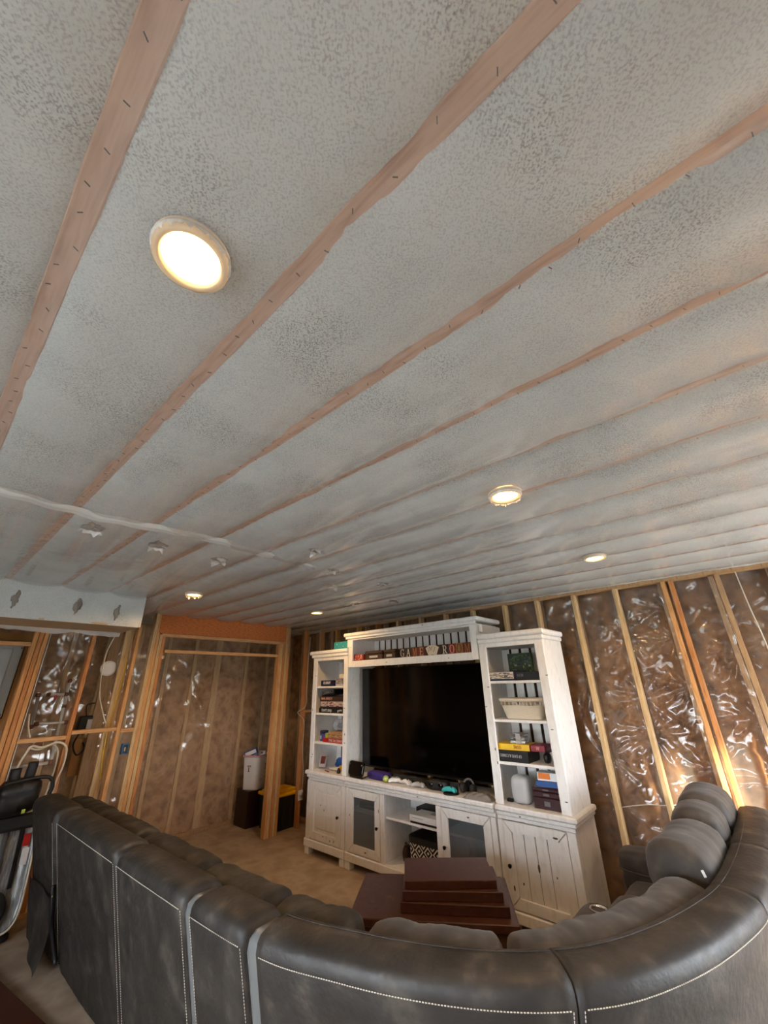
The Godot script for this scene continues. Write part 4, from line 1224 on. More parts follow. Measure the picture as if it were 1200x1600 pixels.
	controller("white game controller touching the clear grey controller", Vector3(-3.205, 0.862, -3.945), -0.3, M.white, M.charcoal)
	controller("clear grey game controller between white controllers and black goggles", Vector3(-3.03, 0.862, -3.925), 0.05, M.pale_grey, M.charcoal)
	controller("teal game controller on a black stand near the grey cloth", Vector3(-2.625, 0.872, -3.90), 0.0, M.teal, M.charcoal)
	t = thing("controller_stand", "low black charging stand under the teal controller", "stand", Vector3(-2.625, 0.862, -3.91))
	s = begin()
	lathe(s, [Vector2(0.0, 0.010), Vector2(0.075, 0.010), Vector2(0.08, 0.004), Vector2(0.079, 0.0), Vector2(0.0, 0.0)], 28)
	part(t, "foot", done(s), M.black)
	part(t, "back_rest", box(Vector3(0.10, 0.075, 0.012), 0.005), M.black, Vector3(0, 0.045, -0.062), Vector3(-0.2, 0, 0))
	t = thing("goggles", "black virtual goggles lying between the grey and teal controllers", "goggles", Vector3(-2.815, 0.862, -3.965), 0.1)
	s = begin()
	puff(s, Vector3(0, 0.046, 0), Vector3(0.125, 0.044, 0.055), 4.5, 32, 16)
	part(t, "visor", done(s), M.black)
	s = begin()
	var gp := []
	for k in 21:
		var a := PI * k / 20.0
		gp.append(Vector3(cos(a) * 0.12, 0.035, -0.02 - sin(a) * 0.085))
	tube(s, gp, 0.012, 6)
	part(t, "strap", done(s), M.charcoal)
	for x in [-0.055, 0.055]:
		s = begin()
		lathe(s, [Vector2(0.0, 0.006), Vector2(0.020, 0.006), Vector2(0.026, 0.0)], 18, Transform3D(Basis(Vector3.RIGHT, PI / 2), Vector3(x, 0.05, 0.054)))
		part(t, "lens", done(s), M.black_gloss)
	t = thing("set_top_box", "long flat charcoal box behind the white controllers", "player", Vector3(-3.20, 0.862, -4.035))
	part(t, "case", box(Vector3(0.42, 0.045, 0.05), 0.005), M.charcoal, Vector3(0, 0.0225, 0))
	part(t, "front_strip", box(Vector3(0.38, 0.014, 0.002), 0.0005), M.black_gloss, Vector3(0, 0.024, 0.026))
	t = thing("headset", "dark grey headset propped behind the teal controller", "headset", Vector3(-2.49, 0.862, -4.015), -0.1)
	for x in [-0.06, 0.06]:
		s = begin()
		puff(s, Vector3(x, 0.045, 0), Vector3(0.026, 0.043, 0.042), 2.6, 18, 12)
		part(t, "ear_cup", done(s), M.charcoal)
	s = begin()
	arc = []
	for k in 17:
		var a := PI * k / 16.0
		arc.append(Vector3(-cos(a) * 0.07, 0.045 + sin(a) * 0.075, -sin(a) * 0.02))
	tube(s, arc, 0.010, 8)
	part(t, "headband", done(s), M.mid_grey)
	t = thing("cloth", "crumpled grey cloth at the right end of the console", "cloth", Vector3(-2.30, 0.862, -3.92))
	s = begin()
	N.seed = 15
	var cf := func(u: float, v: float) -> Vector3:
		var x := lerpf(-0.16, 0.14, u)
		var z := lerpf(-0.05, 0.085, v)
		var ed := (1.0 - pow(absf(2.0 * u - 1.0), 4.0)) * (1.0 - pow(absf(2.0 * v - 1.0), 4.0))
		return Vector3(x + 0.01 * N.get_noise_2d(v * 200.0, 3.0), 0.003 + ed * (0.028 + 0.045 * absf(N.get_noise_2d(x * 420.0 + z * 260.0, z * 160.0))), z + 0.012 * N.get_noise_2d(u * 200.0, 90.0))
	grid(s, 40, 26, cf)
	part(t, "fabric", done(s), M.cloth_grey)
	# --- inside the console
	t = thing("cable_box", "small black box on the middle shelf of the console", "player", Vector3(-3.13, 0.552, -4.235), 0.0)
	part(t, "case", box(Vector3(0.26, 0.075, 0.18), 0.006), M.charcoal, Vector3(0, 0.0375, 0))
	part(t, "front_panel", box(Vector3(0.22, 0.03, 0.003), 0.0005), M.black_gloss, Vector3(0, 0.035, 0.091))
	t = thing("game_console", "white flat game console on the middle shelf in front of black box", "game console", Vector3(-2.985, 0.552, -4.0), 0.0)
	part(t, "base_shell", box(Vector3(0.33, 0.018, 0.20), 0.003), M.black, Vector3(0, 0.009, 0))
	part(t, "upper_shell", box(Vector3(0.34, 0.055, 0.21), 0.004), M.white, Vector3(0, 0.0465, 0))
	part(t, "disc_slot", box(Vector3(0.14, 0.003, 0.002), 0.0005), M.mid_grey, Vector3(-0.06, 0.05, 0.1055))
	part(t, "vent", box(Vector3(0.12, 0.002, 0.09), 0.0005), M.pale_grey, Vector3(0.08, 0.075, -0.04))
	# fabric bin with woven diamonds
	t = thing("fabric_bin", "black and white diamond-patterned fabric bin in the open bay", "bin", Vector3(-3.03, 0.156, -4.10))
	var im := Image.create(240, 120, false, Image.FORMAT_RGB8)
	for y in 120:
		for x in 240:
			var a: int = absi((x % 40) - 20) + absi((y % 40) - 20)
			im.set_pixel(x, y, Color(0.86, 0.85, 0.83) if a % 14 < 6 else Color(0.06, 0.055, 0.055))
	var dm := mat("diamond_weave", Color.WHITE, 0.85)
	dm.albedo_texture = ImageTexture.create_from_image(im)
	planar(dm, Vector3(1.0 / 0.66, 1.0 / 0.33, 1.0 / 0.66), false)
	s = begin()
	var nf := func(u: float, v: float) -> Vector3:
		var a := u * TAU
		var kk := pow(pow(absf(cos(a)), 7.0) + pow(absf(sin(a)), 7.0), -1.0 / 7.0)
		var g := lerpf(0.92, 1.0, v)
		return Vector3(cos(a) * kk * 0.205 * g, 0.235 * v + 0.002, sin(a) * kk * 0.16 * g)
	grid(s, 64, 8, nf)
	part(t, "patterned_side", done(s), dm)
	s = begin()
	var nf2 := func(u: float, v: float) -> Vector3:
		var a := u * TAU
		var kk := pow(pow(absf(cos(a)), 7.0) + pow(absf(sin(a)), 7.0), -1.0 / 7.0)
		var g: float = [1.015, 1.02, 0.99, 0.94, 0.5, 0.0][int(round(v * 5.0))]
		var y: float = [0.215, 0.262, 0.272, 0.258, 0.235, 0.228][int(round(v * 5.0))]
		return Vector3(cos(a) * kk * 0.205 * g, y, sin(a) * kk * 0.16 * g)
	grid(s, 64, 5, nf2)
	part(t, "black_liner", done(s), M.black)
	t = thing("leather_pouch", "dark brown leather pouch slumped beside the diamond bin", "pouch", Vector3(-3.30, 0.168, -4.02))
	s = begin()
	puff(s, Vector3(0, 0.072, 0), Vector3(0.036, 0.072, 0.055), 2.6, 18, 14, Transform3D.IDENTITY, 0.25)
	part(t, "pouch", done(s), M.espresso)
	s = begin()
	tube(s, smooth_path([Vector3(-0.02, 0.13, 0.01), Vector3(0.0, 0.17, 0.02), Vector3(0.02, 0.13, 0.01)], 6), 0.005, 6)
	part(t, "strap", done(s), M.brown)
	# behind the glass doors
	t = thing("disc_player", "dark disc player behind the left glass door", "player", Vector3(-3.78, 0.552, -4.10))
	part(t, "case", box(Vector3(0.36, 0.06, 0.26), 0.005), M.charcoal, Vector3(0, 0.03, 0))
	part(t, "tray_front", box(Vector3(0.12, 0.014, 0.003), 0.0005), M.mid_grey, Vector3(0, 0.035, 0.131))

# ---------------------------------------------------------------- the sectional
var path_p: Array = []      # points along the outer foot of the sofa back
var path_s: Array = []      # arc length at each

func make_path() -> void:
	var k := [Vector3(-5.10, 0, -1.07), Vector3(-4.2, 0, -1.09), Vector3(-3.4, 0, -1.105), Vector3(-2.6, 0, -1.12), Vector3(-1.75, 0, -1.16), Vector3(-1.36, 0, -1.265), Vector3(-1.08, 0, -1.38), Vector3(-0.855, 0, -1.515), Vector3(-0.70, 0, -1.65), Vector3(-0.565, 0, -1.82), Vector3(-0.43, 0, -2.09), Vector3(-0.325, 0, -2.40), Vector3(-0.262, 0, -2.68), Vector3(-0.225, 0, -3.1), Vector3(-0.21, 0, -3.6), Vector3(-0.21, 0, -4.30)]
	path_p = smooth_path(k, 10)
	path_s = [0.0]
	for i in path_p.size() - 1:
		path_s.append(path_s[i] + (path_p[i + 1] as Vector3).distance_to(path_p[i]))

func along(d: float) -> Array:   # [point, tangent, outward normal]
	var i := 0
	while i < path_s.size() - 2 and path_s[i + 1] < d:
		i += 1
	var t: float = (d - path_s[i]) / (path_s[i + 1] - path_s[i])
	var a: Vector3 = path_p[maxi(i - 1, 0)]
	var b: Vector3 = path_p[i]
	var c: Vector3 = path_p[i + 1]
	var e: Vector3 = path_p[mini(i + 2, path_p.size() - 1)]
	var tan := ((c - a).normalized().lerp((e - b).normalized(), t)).normalized()
	return [b.lerp(c, t), tan, Vector3(-tan.z, 0, tan.x)]

func at_sofa(d: float, o: float, y: float) -> Vector3:
	var q := along(d)
	return q[0] + q[2] * o + Vector3(0, y, 0)

# arc length of the path point nearest to a spot
func near(x: float, z: float) -> float:
	var best := 0
	for i in path_p.size():
		if Vector2(path_p[i].x - x, path_p[i].z - z).length() < Vector2(path_p[best].x - x, path_p[best].z - z).length():
			best = i
	return path_s[best]

# closed profile of (offset, height) swept from d0 to d1, drawn in and closed at both ends
func sweep(d0: float, d1: float, prof: Array, shrink := 0.014, wrinkle := 0.0, n := 0) -> ArrayMesh:
	var s := begin()
	s.set_smooth_group(0)
	if n == 0:
		n = maxi(6, int((d1 - d0) / 0.035))
	var mid := Vector2.ZERO
	for p in prof:
		mid += p
	mid /= prof.size()
	var rings := []
	for i in n + 1:
		var u := float(i) / n
		var d := lerpf(d0, d1, u)
		var e := minf(d - d0, d1 - d) / maxf(shrink * 1.4, 0.001)
		var k := 0.0 if e >= 1.0 else 1.0 - sqrt(maxf(0.0, 1.0 - pow(1.0 - e, 2.0)))
		var r := PackedVector3Array()
		var q := along(d)
		for p in prof:
			var v: Vector2 = p + (mid - p).normalized() * shrink * k
			var w := 0.0
			if wrinkle > 0.0:
				w = wrinkle * N.get_noise_2d(d * 130.0 + v.y * 50.0, v.y * 60.0 + v.x * 60.0)
			r.append(q[0] + q[2] * (v.x + w) + Vector3(0, v.y + w * 0.5, 0))
		rings.append(r)
	var m := prof.size()
	for i in n:
		for j in m:
			var jj := (j + 1) % m
			quad(s, rings[i][j], rings[i][jj], rings[i + 1][jj], rings[i + 1][j])
	for e in [0, n]:
		var c := Vector3.ZERO
		for v in rings[e]:
			c += v
		c /= m
		for j in m:
			var jj := (j + 1) % m
			if e == 0:
				tri(s, c, rings[e][jj], rings[e][j])
			else:
				tri(s, c, rings[e][j], rings[e][jj])
	return done(s)

# puffed bolster along the path: rounded ends, creases running across it
func bolster(d0: float, d1: float, o: float, y: float, ro: float, ry: float, sd: int, creases := 0.010, lean := 0.0, e := 2.6) -> ArrayMesh:
	N.seed = sd
	var s := begin()
	var n := maxi(20, int((d1 - d0) / 0.016))
	var f := func(u: float, v: float) -> Vector3:
		var d := lerpf(d0, d1, u)
		var q := absf(2.0 * u - 1.0)
		var len2 := (d1 - d0) / 2.0
		var endd := len2 * (1.0 - q)
		var cap := minf(1.0, endd / 0.075)
		var k := pow(maxf(0.0, 1.0 - pow(1.0 - cap, 2.4)), 1.0 / 2.4)
		var a := v * TAU
		var sup := pow(pow(absf(cos(a)), e) + pow(absf(sin(a)), e), -1.0 / e)
		var w := creases * N.get_noise_2d(d * 150.0 + v * 40.0, v * 45.0) + 0.35 * creases * N.get_noise_2d(d * 420.0 - v * 80.0, v * 90.0 + 90.0)
		w -= creases * 1.4 * exp(-endd / 0.05) * (0.5 + 0.5 * sin(v * 44.0))
		var rr := k * sup
		return at_sofa(d, o + (ro * rr + w * k) * cos(a) + lean * sin(a) * rr, y + (ry * rr + w * k) * sin(a))
	grid(s, n, 26, f)
	return done(s)

# two rows of thread dashes following d -> point
func stitches(parent: Node3D, pts: Array, gap := 0.0, called := "stitching") -> void:
	var s := begin()
	for k in pts.size() - 1:
		var a: Vector3 = pts[k]
		var b: Vector3 = pts[k + 1]
		var l := a.distance_to(b)
		var n := maxi(1, int(l / 0.0095))
		for i in n:
			var c := a.lerp(b, (i + 0.5) / n)
			var z := (b - a).normalized()
			var x := z.cross(Vector3.UP if absf(z.y) < 0.9 else Vector3.RIGHT).normalized()
			var bas := Basis(x, z.cross(x).normalized() * -1.0, z)
			bx(s, Vector3.ZERO, Vector3(0.0022, 0.0022, 0.0062), 0, Transform3D(bas, c))
	var o := part(parent, called, done(s), M.stitch)
	o.set_meta("kind", "stuff")

func make_sofa() -> void:
	make_path()
	N.frequency = 0.02
	var t := thing("sectional_sofa", "dark grey-brown leather curved reclining sectional sofa facing the television", "sofa")
	var d_end: float = path_s[path_s.size() - 1]
	var dA := near(-1.78, -1.16)
	var dB := near(-0.70, -1.65)
	var dC := near(-0.262, -2.68)
	var dD := near(-0.215, -3.38)
	# outer back, one upholstered panel to each seat
	var prof := [Vector2(-0.255, 0.03), Vector2(-0.196, 0.25), Vector2(-0.110, 0.55), Vector2(-0.032, 0.85), Vector2(-0.008, 0.945), Vector2(-0.012, 0.976), Vector2(-0.026, 0.995), Vector2(-0.06, 1.006), Vector2(-0.10, 1.012), Vector2(-0.15, 1.010), Vector2(-0.19, 1.000), Vector2(-0.21, 0.975), Vector2(-0.22, 0.92), Vector2(-0.27, 0.5), Vector2(-0.30, 0.1), Vector2(-0.30, 0.03)]
	var panels := [[0.0, 0.715], [0.745, 1.985], [2.01, 2.835], [2.895, 3.325 - 0.015], [dA + 0.035, dB - 0.004], [dB + 0.004, dC - 0.004], [dC + 0.004, dD - 0.004], [dD + 0.004, d_end]]
	for k in panels.size():
		var a: float = panels[k][0]
		var b: float = panels[k][1]
		N.seed = 200 + k
		var pr := prof.duplicate()
		if k == 0:       # the end panel stands a little higher and leans back
			for i in pr.size():
				pr[i] = pr[i] + Vector2(0.015, 0.012)
		var pn := part(t, "back_panel", sweep(a, b, pr, 0.014 if k < 4 else 0.0015, 0.010 if k < 4 else 0.005), M.leather)
		# top-stitched line under the rolled edge, and up the sides
		var lo := []
		var n := maxi(4, int((b - a) / 0.05))
		for i in n + 1:
			lo.append(at_sofa(lerpf(a + 0.02, b - 0.02, float(i) / n), -0.0035 + (0.015 if k == 0 else 0.0), 0.942 + (0.012 if k == 0 else 0.0)))
		if k >= 1:
			stitches(pn, lo)
		if k >= 4:
			var ss := begin()
			var hi := []
			for i in n + 1:
				hi.append(at_sofa(lerpf(a + 0.005, b - 0.005, float(i) / n), -0.150, 1.0115))
			tube(ss, hi, 0.0018, 6)
			part(pn, "top_seam", done(ss), M.leather)
		for e in [a + 0.014, b - 0.014]:
			var up := []
			for i in 15:
				var yy := 0.06 + 0.88 * i / 14.0
				up.append(at_sofa(e, -0.262 * (0.96 - yy) - 0.001 + (0.015 if k == 0 else 0.0), yy))
			if (k < 4 and (e > a + 0.1 or k > 0)) or (k == 4 and e > a + 0.1) or (k == 5 and e < a + 0.1):
				stitches(pn, up)
	# glossy gusset strips that show where two sections part
	for q in [[2.838, 2.892], [3.318, dA + 0.032]]:
		part(t, "gusset", sweep(q[0], q[1], [Vector2(-0.262, 0.03), Vector2(-0.135, 0.5), Vector2(-0.024, 0.93), Vector2(-0.03, 0.965), Vector2(-0.06, 0.985), Vector2(-0.16, 0.985), Vector2(-0.29, 0.03)], 0.004, 0.0, 6), M.leather_strip)
	for q in [[0.716, 0.744], [1.986, 2.009]]:
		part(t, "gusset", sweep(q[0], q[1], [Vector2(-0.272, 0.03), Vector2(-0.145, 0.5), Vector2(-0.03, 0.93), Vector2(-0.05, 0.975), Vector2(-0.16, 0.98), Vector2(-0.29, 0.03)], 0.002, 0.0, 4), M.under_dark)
	# loose dust flap hanging open at the end panel
	var s := begin()
	var ff := func(u: float, v: float) -> Vector3:
		var d := lerpf(0.02, 0.70, u)
		var y := lerpf(0.46, 0.035, v)
		return at_sofa(d, -0.262 * (0.96 - y) + 0.022 + v * v * (0.02 + 0.10 * u) + 0.010 * sin(u * 9.0 + v * 3.0), y)
	grid(s, 24, 14, ff)
	part(t, "dust_flap", done(s), M.leather)
	s = begin()
	tube(s, smooth_path([at_sofa(0.735, -0.09, 0.55), at_sofa(0.75, -0.115, 0.42), at_sofa(0.74, -0.145, 0.30), at_sofa(0.77, -0.21, 0.1)], 6), 0.016, 8)
	part(t, "cable_sleeve", done(s), M.black)
	part(t, "yellow_tag", box(Vector3(0.02, 0.045, 0.004), 0.001), M.lime, at_sofa(0.742, -0.095, 0.50), Vector3(0, 0, 0.5))
	# headrest bolsters on the inner side
	var br := [[0.03, 0.86], [0.87, 1.68], [1.69, 2.52], [2.53, 3.16], [3.17, 3.70], [3.72, near(-0.83, -1.54)], [near(-0.83, -1.54) + 0.012, dC + 0.10]]
	for k in br.size():
		part(t, "headrest", bolster(br[k][0], br[k][1], -0.315, 0.870, 0.120, 0.112, 300 + k, 0.010 if k < 5 else 0.012), M.leather if k < 5 else M.suede)
	for q in [[dC + 0.12, dD + 0.02, 0.15, 0.14, 0.95], [dD + 0.03, dD + 0.36, 0.14, 0.15, 0.98], [dD + 0.37, d_end - 0.03, 0.15, 0.16, 0.985]]:
		part(t, "headrest", bolster(q[0], q[1], -0.355, q[4], q[2], q[3], 330 + int(q[0] * 10.0), 0.009), M.suede)
	# back cushions below them, seats and the skirt
	var runs := [[0.20, 0.86], [0.87, 1.68], [1.69, 2.52], [2.53, 3.16], [3.17, 3.9], [3.92, dB], [dB + 0.01, dC - 0.3], [dC + 0.12, dD - 0.02], [dD, d_end - 0.06]]
	for k in runs.size():
		part(t, "back_cushion", bolster(runs[k][0], runs[k][1], -0.335, 0.64, 0.14, 0.215, 350 + k, 0.012, 0.03, 3.4), M.suede)
	var seat := [Vector2(-0.22, 0.17), Vector2(-0.22, 0.43), Vector2(-0.45, 0.475), Vector2(-0.80, 0.475), Vector2(-0.95, 0.46), Vector2(-1.0, 0.42), Vector2(-1.01, 0.36), Vector2(-1.0, 0.17)]
	for q in [[0.22, 0.98], [0.99, 1.73], [1.74, 2.48], [2.49, 3.16], [3.17, 3.75], [dD + 0.03, d_end - 0.13]]:
		part(t, "seat_cushion", sweep(q[0], q[1], seat, 0.02, 0.012), M.suede)
	var wedge := [Vector2(-0.22, 0.17), Vector2(-0.22, 0.43), Vector2(-0.45, 0.475), Vector2(-0.66, 0.475), Vector2(-0.76, 0.46), Vector2(-0.80, 0.42), Vector2(-0.80, 0.17)]
	part(t, "corner_seat", sweep(3.76, dC + 0.06, wedge, 0.02, 0.012), M.suede)
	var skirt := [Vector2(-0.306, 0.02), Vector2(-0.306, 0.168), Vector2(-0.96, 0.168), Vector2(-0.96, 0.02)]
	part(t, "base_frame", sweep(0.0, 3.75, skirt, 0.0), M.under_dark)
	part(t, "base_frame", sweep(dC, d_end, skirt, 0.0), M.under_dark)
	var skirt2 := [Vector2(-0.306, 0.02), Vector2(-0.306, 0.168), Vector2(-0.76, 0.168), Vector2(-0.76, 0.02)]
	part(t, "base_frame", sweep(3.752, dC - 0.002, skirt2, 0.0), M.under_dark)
	# arms at both ends: padded top over a flat side
	for q in [[-0.005, 0.215, 0.60], [d_end - 0.125, d_end + 0.13, 0.615]]:
		s = begin()
		var pts := [at_sofa(q[0], -0.22, 0), at_sofa(q[1] if q[1] < d_end else d_end, -0.22, 0)]
		var c0 := at_sofa(minf(q[0], d_end), -0.22, 0.0)
		var fr := along(minf((q[0] + q[1]) / 2.0, d_end))
		var wid: float = q[1] - q[0]
		var mid: Vector3 = along(minf(q[0], d_end))[0] + fr[1] * (wid / 2.0 + maxf(0.0, q[0] - d_end))
		var tr := Transform3D(Basis(fr[1], Vector3.UP, fr[2]), mid + fr[2] * -0.64)
		puff(s, Vector3(0, 0.27, 0), Vector3(wid / 2 - 0.01, 0.25, 0.43), 9.0, 40, 20, tr)
		part(t, "arm_side", done(s), M.suede)
		s = begin()
		puff(s, Vector3(0, q[2] - 0.075, 0.0), Vector3(wid / 2 + 0.005, 0.078, 0.44), 5.0, 48, 20, tr)
		part(t, "arm_pad", done(s), M.suede)
		s = begin()
		var loop := []
		for i in 41:
			var a := TAU * i / 40.0
			var kk := pow(pow(absf(cos(a)), 5.0) + pow(absf(sin(a)), 5.0), -0.2)
			loop.append(tr * Vector3(cos(a) * kk * (wid / 2 + 0.006), q[2] - 0.125, sin(a) * kk * 0.441))
		tube(s, loop, 0.006, 6)
		part(t, "piping", done(s), M.suede)
	# console with two steel cup holders and a lifted lid pad
	var qd := along((dC + dD) / 2.0 + 0.02)
	var cm := Transform3D(Basis(qd[1], Vector3.UP, qd[2]), qd[0])
	s = begin()
	puff(s, Vector3(0, 0.31, -0.73), Vector3(0.235, 0.275, 0.33), 9.0, 44, 22, cm)
	part(t, "console_body", done(s), M.suede)
	s = begin()
	puff(s, Vector3(0.02, 0.625, -0.62), Vector3(0.20, 0.055, 0.20), 5.0, 40, 18, cm)
	part(t, "console_lid", done(s), M.suede)
	for k in 2:
		var p: Vector3 = cm * Vector3(-0.105 + 0.20 * k, 0.586, -0.925)
		s = begin()
		lathe(s, [Vector2(0.0, -0.006), Vector2(0.035, -0.006), Vector2(0.038, 0.0), Vector2(0.040, 0.004), Vector2(0.050, 0.006), Vector2(0.053, 0.003), Vector2(0.053, -0.004)], 32)
		var cup := part(t, "cup_holder", done(s), M.chrome, p)
		s = begin()
		lathe(s, [Vector2(0.0, 0.0), Vector2(0.034, 0.0)], 32)
		part(cup, "cup_bottom", done(s), M.black, Vector3(0, -0.0045, 0))
	# pale tag peeking out of the crease
	part(t, "care_tag", box(Vector3(0.012, 0.03, 0.004), 0.001), M.white, at_sofa(dC + 0.11, -0.235, 1.0), Vector3(0.2, 0.4, 0.3))

# ---------------------------------------------------------------- coffee table
func make_coffee_table() -> void:
	var ang := atan2(0.555, 0.83)
	var t := thing("coffee_table", "dark walnut coffee table with a stepped stack of boards on top", "coffee table", Vector3(-2.29, 0, -3.07), ang)
	part(t, "table_top", box(Vector3(1.13, 0.045, 0.70), 0.005), M.walnut, Vector3(0, 0.3975, 0))
	part(t, "apron", box(Vector3(1.06, 0.085, 0.64), 0.004), M.walnut, Vector3(0, 0.3315, 0))
	for x in [-0.49, 0.49]:
		for z in [-0.28, 0.28]:
			part(t, "leg", box(Vector3(0.07, 0.29, 0.07), 0.005), M.walnut, Vector3(x, 0.145, z))
	part(t, "lower_shelf", box(Vector3(0.91, 0.025, 0.49), 0.004), M.walnut, Vector3(0, 0.12, 0))
	# boards stacked in steps, drawn back a little at each
	var y := 0.42
	var inv := Transform3D(Basis(Vector3.UP, ang), Vector3(-2.29, 0, -3.07)).affine_inverse()
	var fr: Vector3 = inv * Vector3(-1.705, 0, -3.135)
	var hs := [0.061, 0.056, 0.049]
	for k in 3:
		var w := 0.735 - 0.045 * k
		var d := 0.46 - 0.028 * k
		part(t, "stacked_board", box(Vector3(w, hs[k] - 0.001, d), 0.003), M.walnut, Vector3(fr.x - w / 2 - 0.040 * k, y + hs[k] / 2, fr.z - d / 2 - 0.030 * k), Vector3(0, 0.05 * k, 0))
		y += hs[k]

# ---------------------------------------------------------------- closet and plumbing bay
func make_closet_things() -> void:
	var t := thing("wooden_box", "dark brown wooden box on the closet floor under the white tub", "box", Vector3(-6.33, 0, -4.10))
	part(t, "body", box(Vector3(0.33, 0.44, 0.46), 0.005), M.espresso, Vector3(0, 0.22, 0))
	part(t, "top", box(Vector3(0.335, 0.012, 0.465), 0.003), M.espresso, Vector3(0, 0.447, 0))
	t = thing("storage_tote", "black storage tote with bright yellow lid behind the closet post", "tote", Vector3(-5.90, 0, -4.24))
	var s := begin()
	var f := func(u: float, v: float) -> Vector3:
		var a := u * TAU
		var kk := pow(pow(absf(cos(a)), 9.0) + pow(absf(sin(a)), 9.0), -1.0 / 9.0)
		var g := lerpf(0.90, 1.0, v)
		var rib := 0.006 * signf(sin(u * TAU * 12.0)) * (1.0 if v > 0.15 and v < 0.85 else 0.0)
		return Vector3(cos(a) * kk * (0.215 * g + rib), 0.40 * v, sin(a) * kk * (0.225 * g + rib))
	grid(s, 96, 12, f)
	part(t, "tub", done(s), M.dusty_black)
	part(t, "floor_panel", box(Vector3(0.37, 0.01, 0.39), 0.003), M.dusty_black, Vector3(0, 0.006, 0))
	part(t, "lid", box(Vector3(0.46, 0.045, 0.48), 0.012), M.lid_yellow, Vector3(0, 0.4235, 0))
	part(t, "lid_panel", box(Vector3(0.38, 0.02, 0.40), 0.008), M.lid_yellow, Vector3(0, 0.457, 0))
	for x in [-0.12, 0.0, 0.12]:
		part(t, "lid_rib", box(Vector3(0.03, 0.012, 0.34), 0.004), M.lid_yellow, Vector3(x, 0.473, 0))
	for z in [-0.235, 0.235]:
		part(t, "latch", box(Vector3(0.12, 0.06, 0.02), 0.005), M.lid_yellow, Vector3(0, 0.39, z))
	t = thing("trash_tub", "tall white tub lettered T with pink rim, full of boxes", "tub", Vector3(-6.31, 0.454, -4.04), 0.45)
	s = begin()
	var g2 := func(u: float, v: float) -> Vector3:
		var a := u * TAU
		var kk := pow(pow(absf(cos(a)), 6.0) + pow(absf(sin(a)), 6.0), -1.0 / 6.0)
		var g := lerpf(0.86, 1.0, v)
		return Vector3(cos(a) * kk * 0.145 * g, 0.44 * v, sin(a) * kk * 0.155 * g)
	grid(s, 64, 8, g2)
	part(t, "body", done(s), M.white)
	part(t, "bottom", box(Vector3(0.23, 0.008, 0.25), 0.003), M.white, Vector3(0, 0.005, 0))
	s = begin()
	var rim := []
	for k in 49:
		var a := TAU * k / 48.0
		var kk := pow(pow(absf(cos(a)), 6.0) + pow(absf(sin(a)), 6.0), -1.0 / 6.0)
		rim.append(Vector3(cos(a) * kk * 0.150, 0.435, sin(a) * kk * 0.160))
	tube(s, rim, 0.015, 8)
	part(t, "rim", done(s), M.pink_rim)
	letters(t, "T", 0.075, M.charcoal, Vector3(0.141, 0.28, -0.06), Vector3(0, PI / 2, 0), 0.0, "Droid Serif")
	letters(t, "T", 0.075, M.charcoal, Vector3(-0.02, 0.27, 0.151), Vector3(0, 0, 0), 0.0, "Droid Serif")
	letters(t, "( o . . *", 0.03, M.mid_grey, Vector3(0.131, 0.13, 0.0), Vector3(0, PI / 2, 0), 0.16)
	part(t, "inner_fill", box(Vector3(0.24, 0.01, 0.26), 0.003), M.mid_grey, Vector3(0, 0.36, 0))
	var c := carton("card_box", "blue and white carton tipped up in the white tub", "box", Vector3(-6.32, 0.885, -3.965), Vector3(0.19, 0.085, 0.11), M.blue, 0.9)
	c.rotation.z = 0.35
	part(c, "white_panel", box(Vector3(0.16, 0.05, 0.002), 0.0005), M.white, Vector3(0, 0.05, 0.061))
	c = carton("card_box", "white carton sticking out of the white tub's far side", "box", Vector3(-6.29, 0.820, -4.115), Vector3(0.12, 0.12, 0.06), M.white, 0.7, print_mat("tub_print", 44, Color(0.85, 0.84, 0.82), [Color(0.2, 0.2, 0.2), Color(0.6, 0.6, 0.6)], 10))
	# cord and outlet on the corner post
	t = thing("wall_outlet", "white outlet box with plug on the post left of the cabinet", "outlet", Vector3(-5.575, 0.40, -4.36))
	part(t, "plate", box(Vector3(0.012, 0.125, 0.08), 0.004), M.white, Vector3(0.006, 0, 0))
	part(t, "plug", box(Vector3(0.035, 0.04, 0.035), 0.006), M.pale_grey, Vector3(0.03, 0.02, 0))
	t = thing("power_cord", "thin white cord hanging down the corner post left of cabinet", "cord")
	s = begin()
	tube(s, smooth_path([Vector3(-5.555, 2.62, -4.38), Vector3(-5.55, 2.2, -4.36), Vector3(-5.56, 1.8, -4.37), Vector3(-5.555, 1.58, -4.36), Vector3(-5.56, 1.50, -4.22), Vector3(-5.555, 1.46, -4.24), Vector3(-5.55, 1.35, -4.34), Vector3(-5.55, 1.0, -4.34), Vector3(-5.545, 0.7, -4.37), Vector3(-5.54, 0.44, -4.36)], 8), 0.0055, 6)
	part(t, "cord", done(s), M.cord_white)

	# --- plumbing bay
	t = thing("water_manifold", "white pipe manifold with red valve in the plumbing bay", "pipes")
	var X := -6.42
	var runs := [[Vector3(X, 1.525, -1.17), Vector3(X, 1.522, -1.45)], [Vector3(X, 1.98, -1.375), Vector3(X, 1.124, -1.405)], [Vector3(X, 1.11, -1.02), Vector3(X, 1.115, -1.40)], [Vector3(X, 1.83, -1.10), Vector3(X, 1.83, -1.375)], [Vector3(X, 1.83, -1.11), Vector3(X, 1.50, -1.13)]]
	for q in runs:
		s = begin()
		tube(s, q, 0.016, 10)
		part(t, "pipe", done(s), M.pipe_white)
		for e in q:
			s = begin()
			puff(s, e, Vector3(0.024, 0.024, 0.024), 3.0, 14, 10)
			part(t, "fitting", done(s), M.copper)
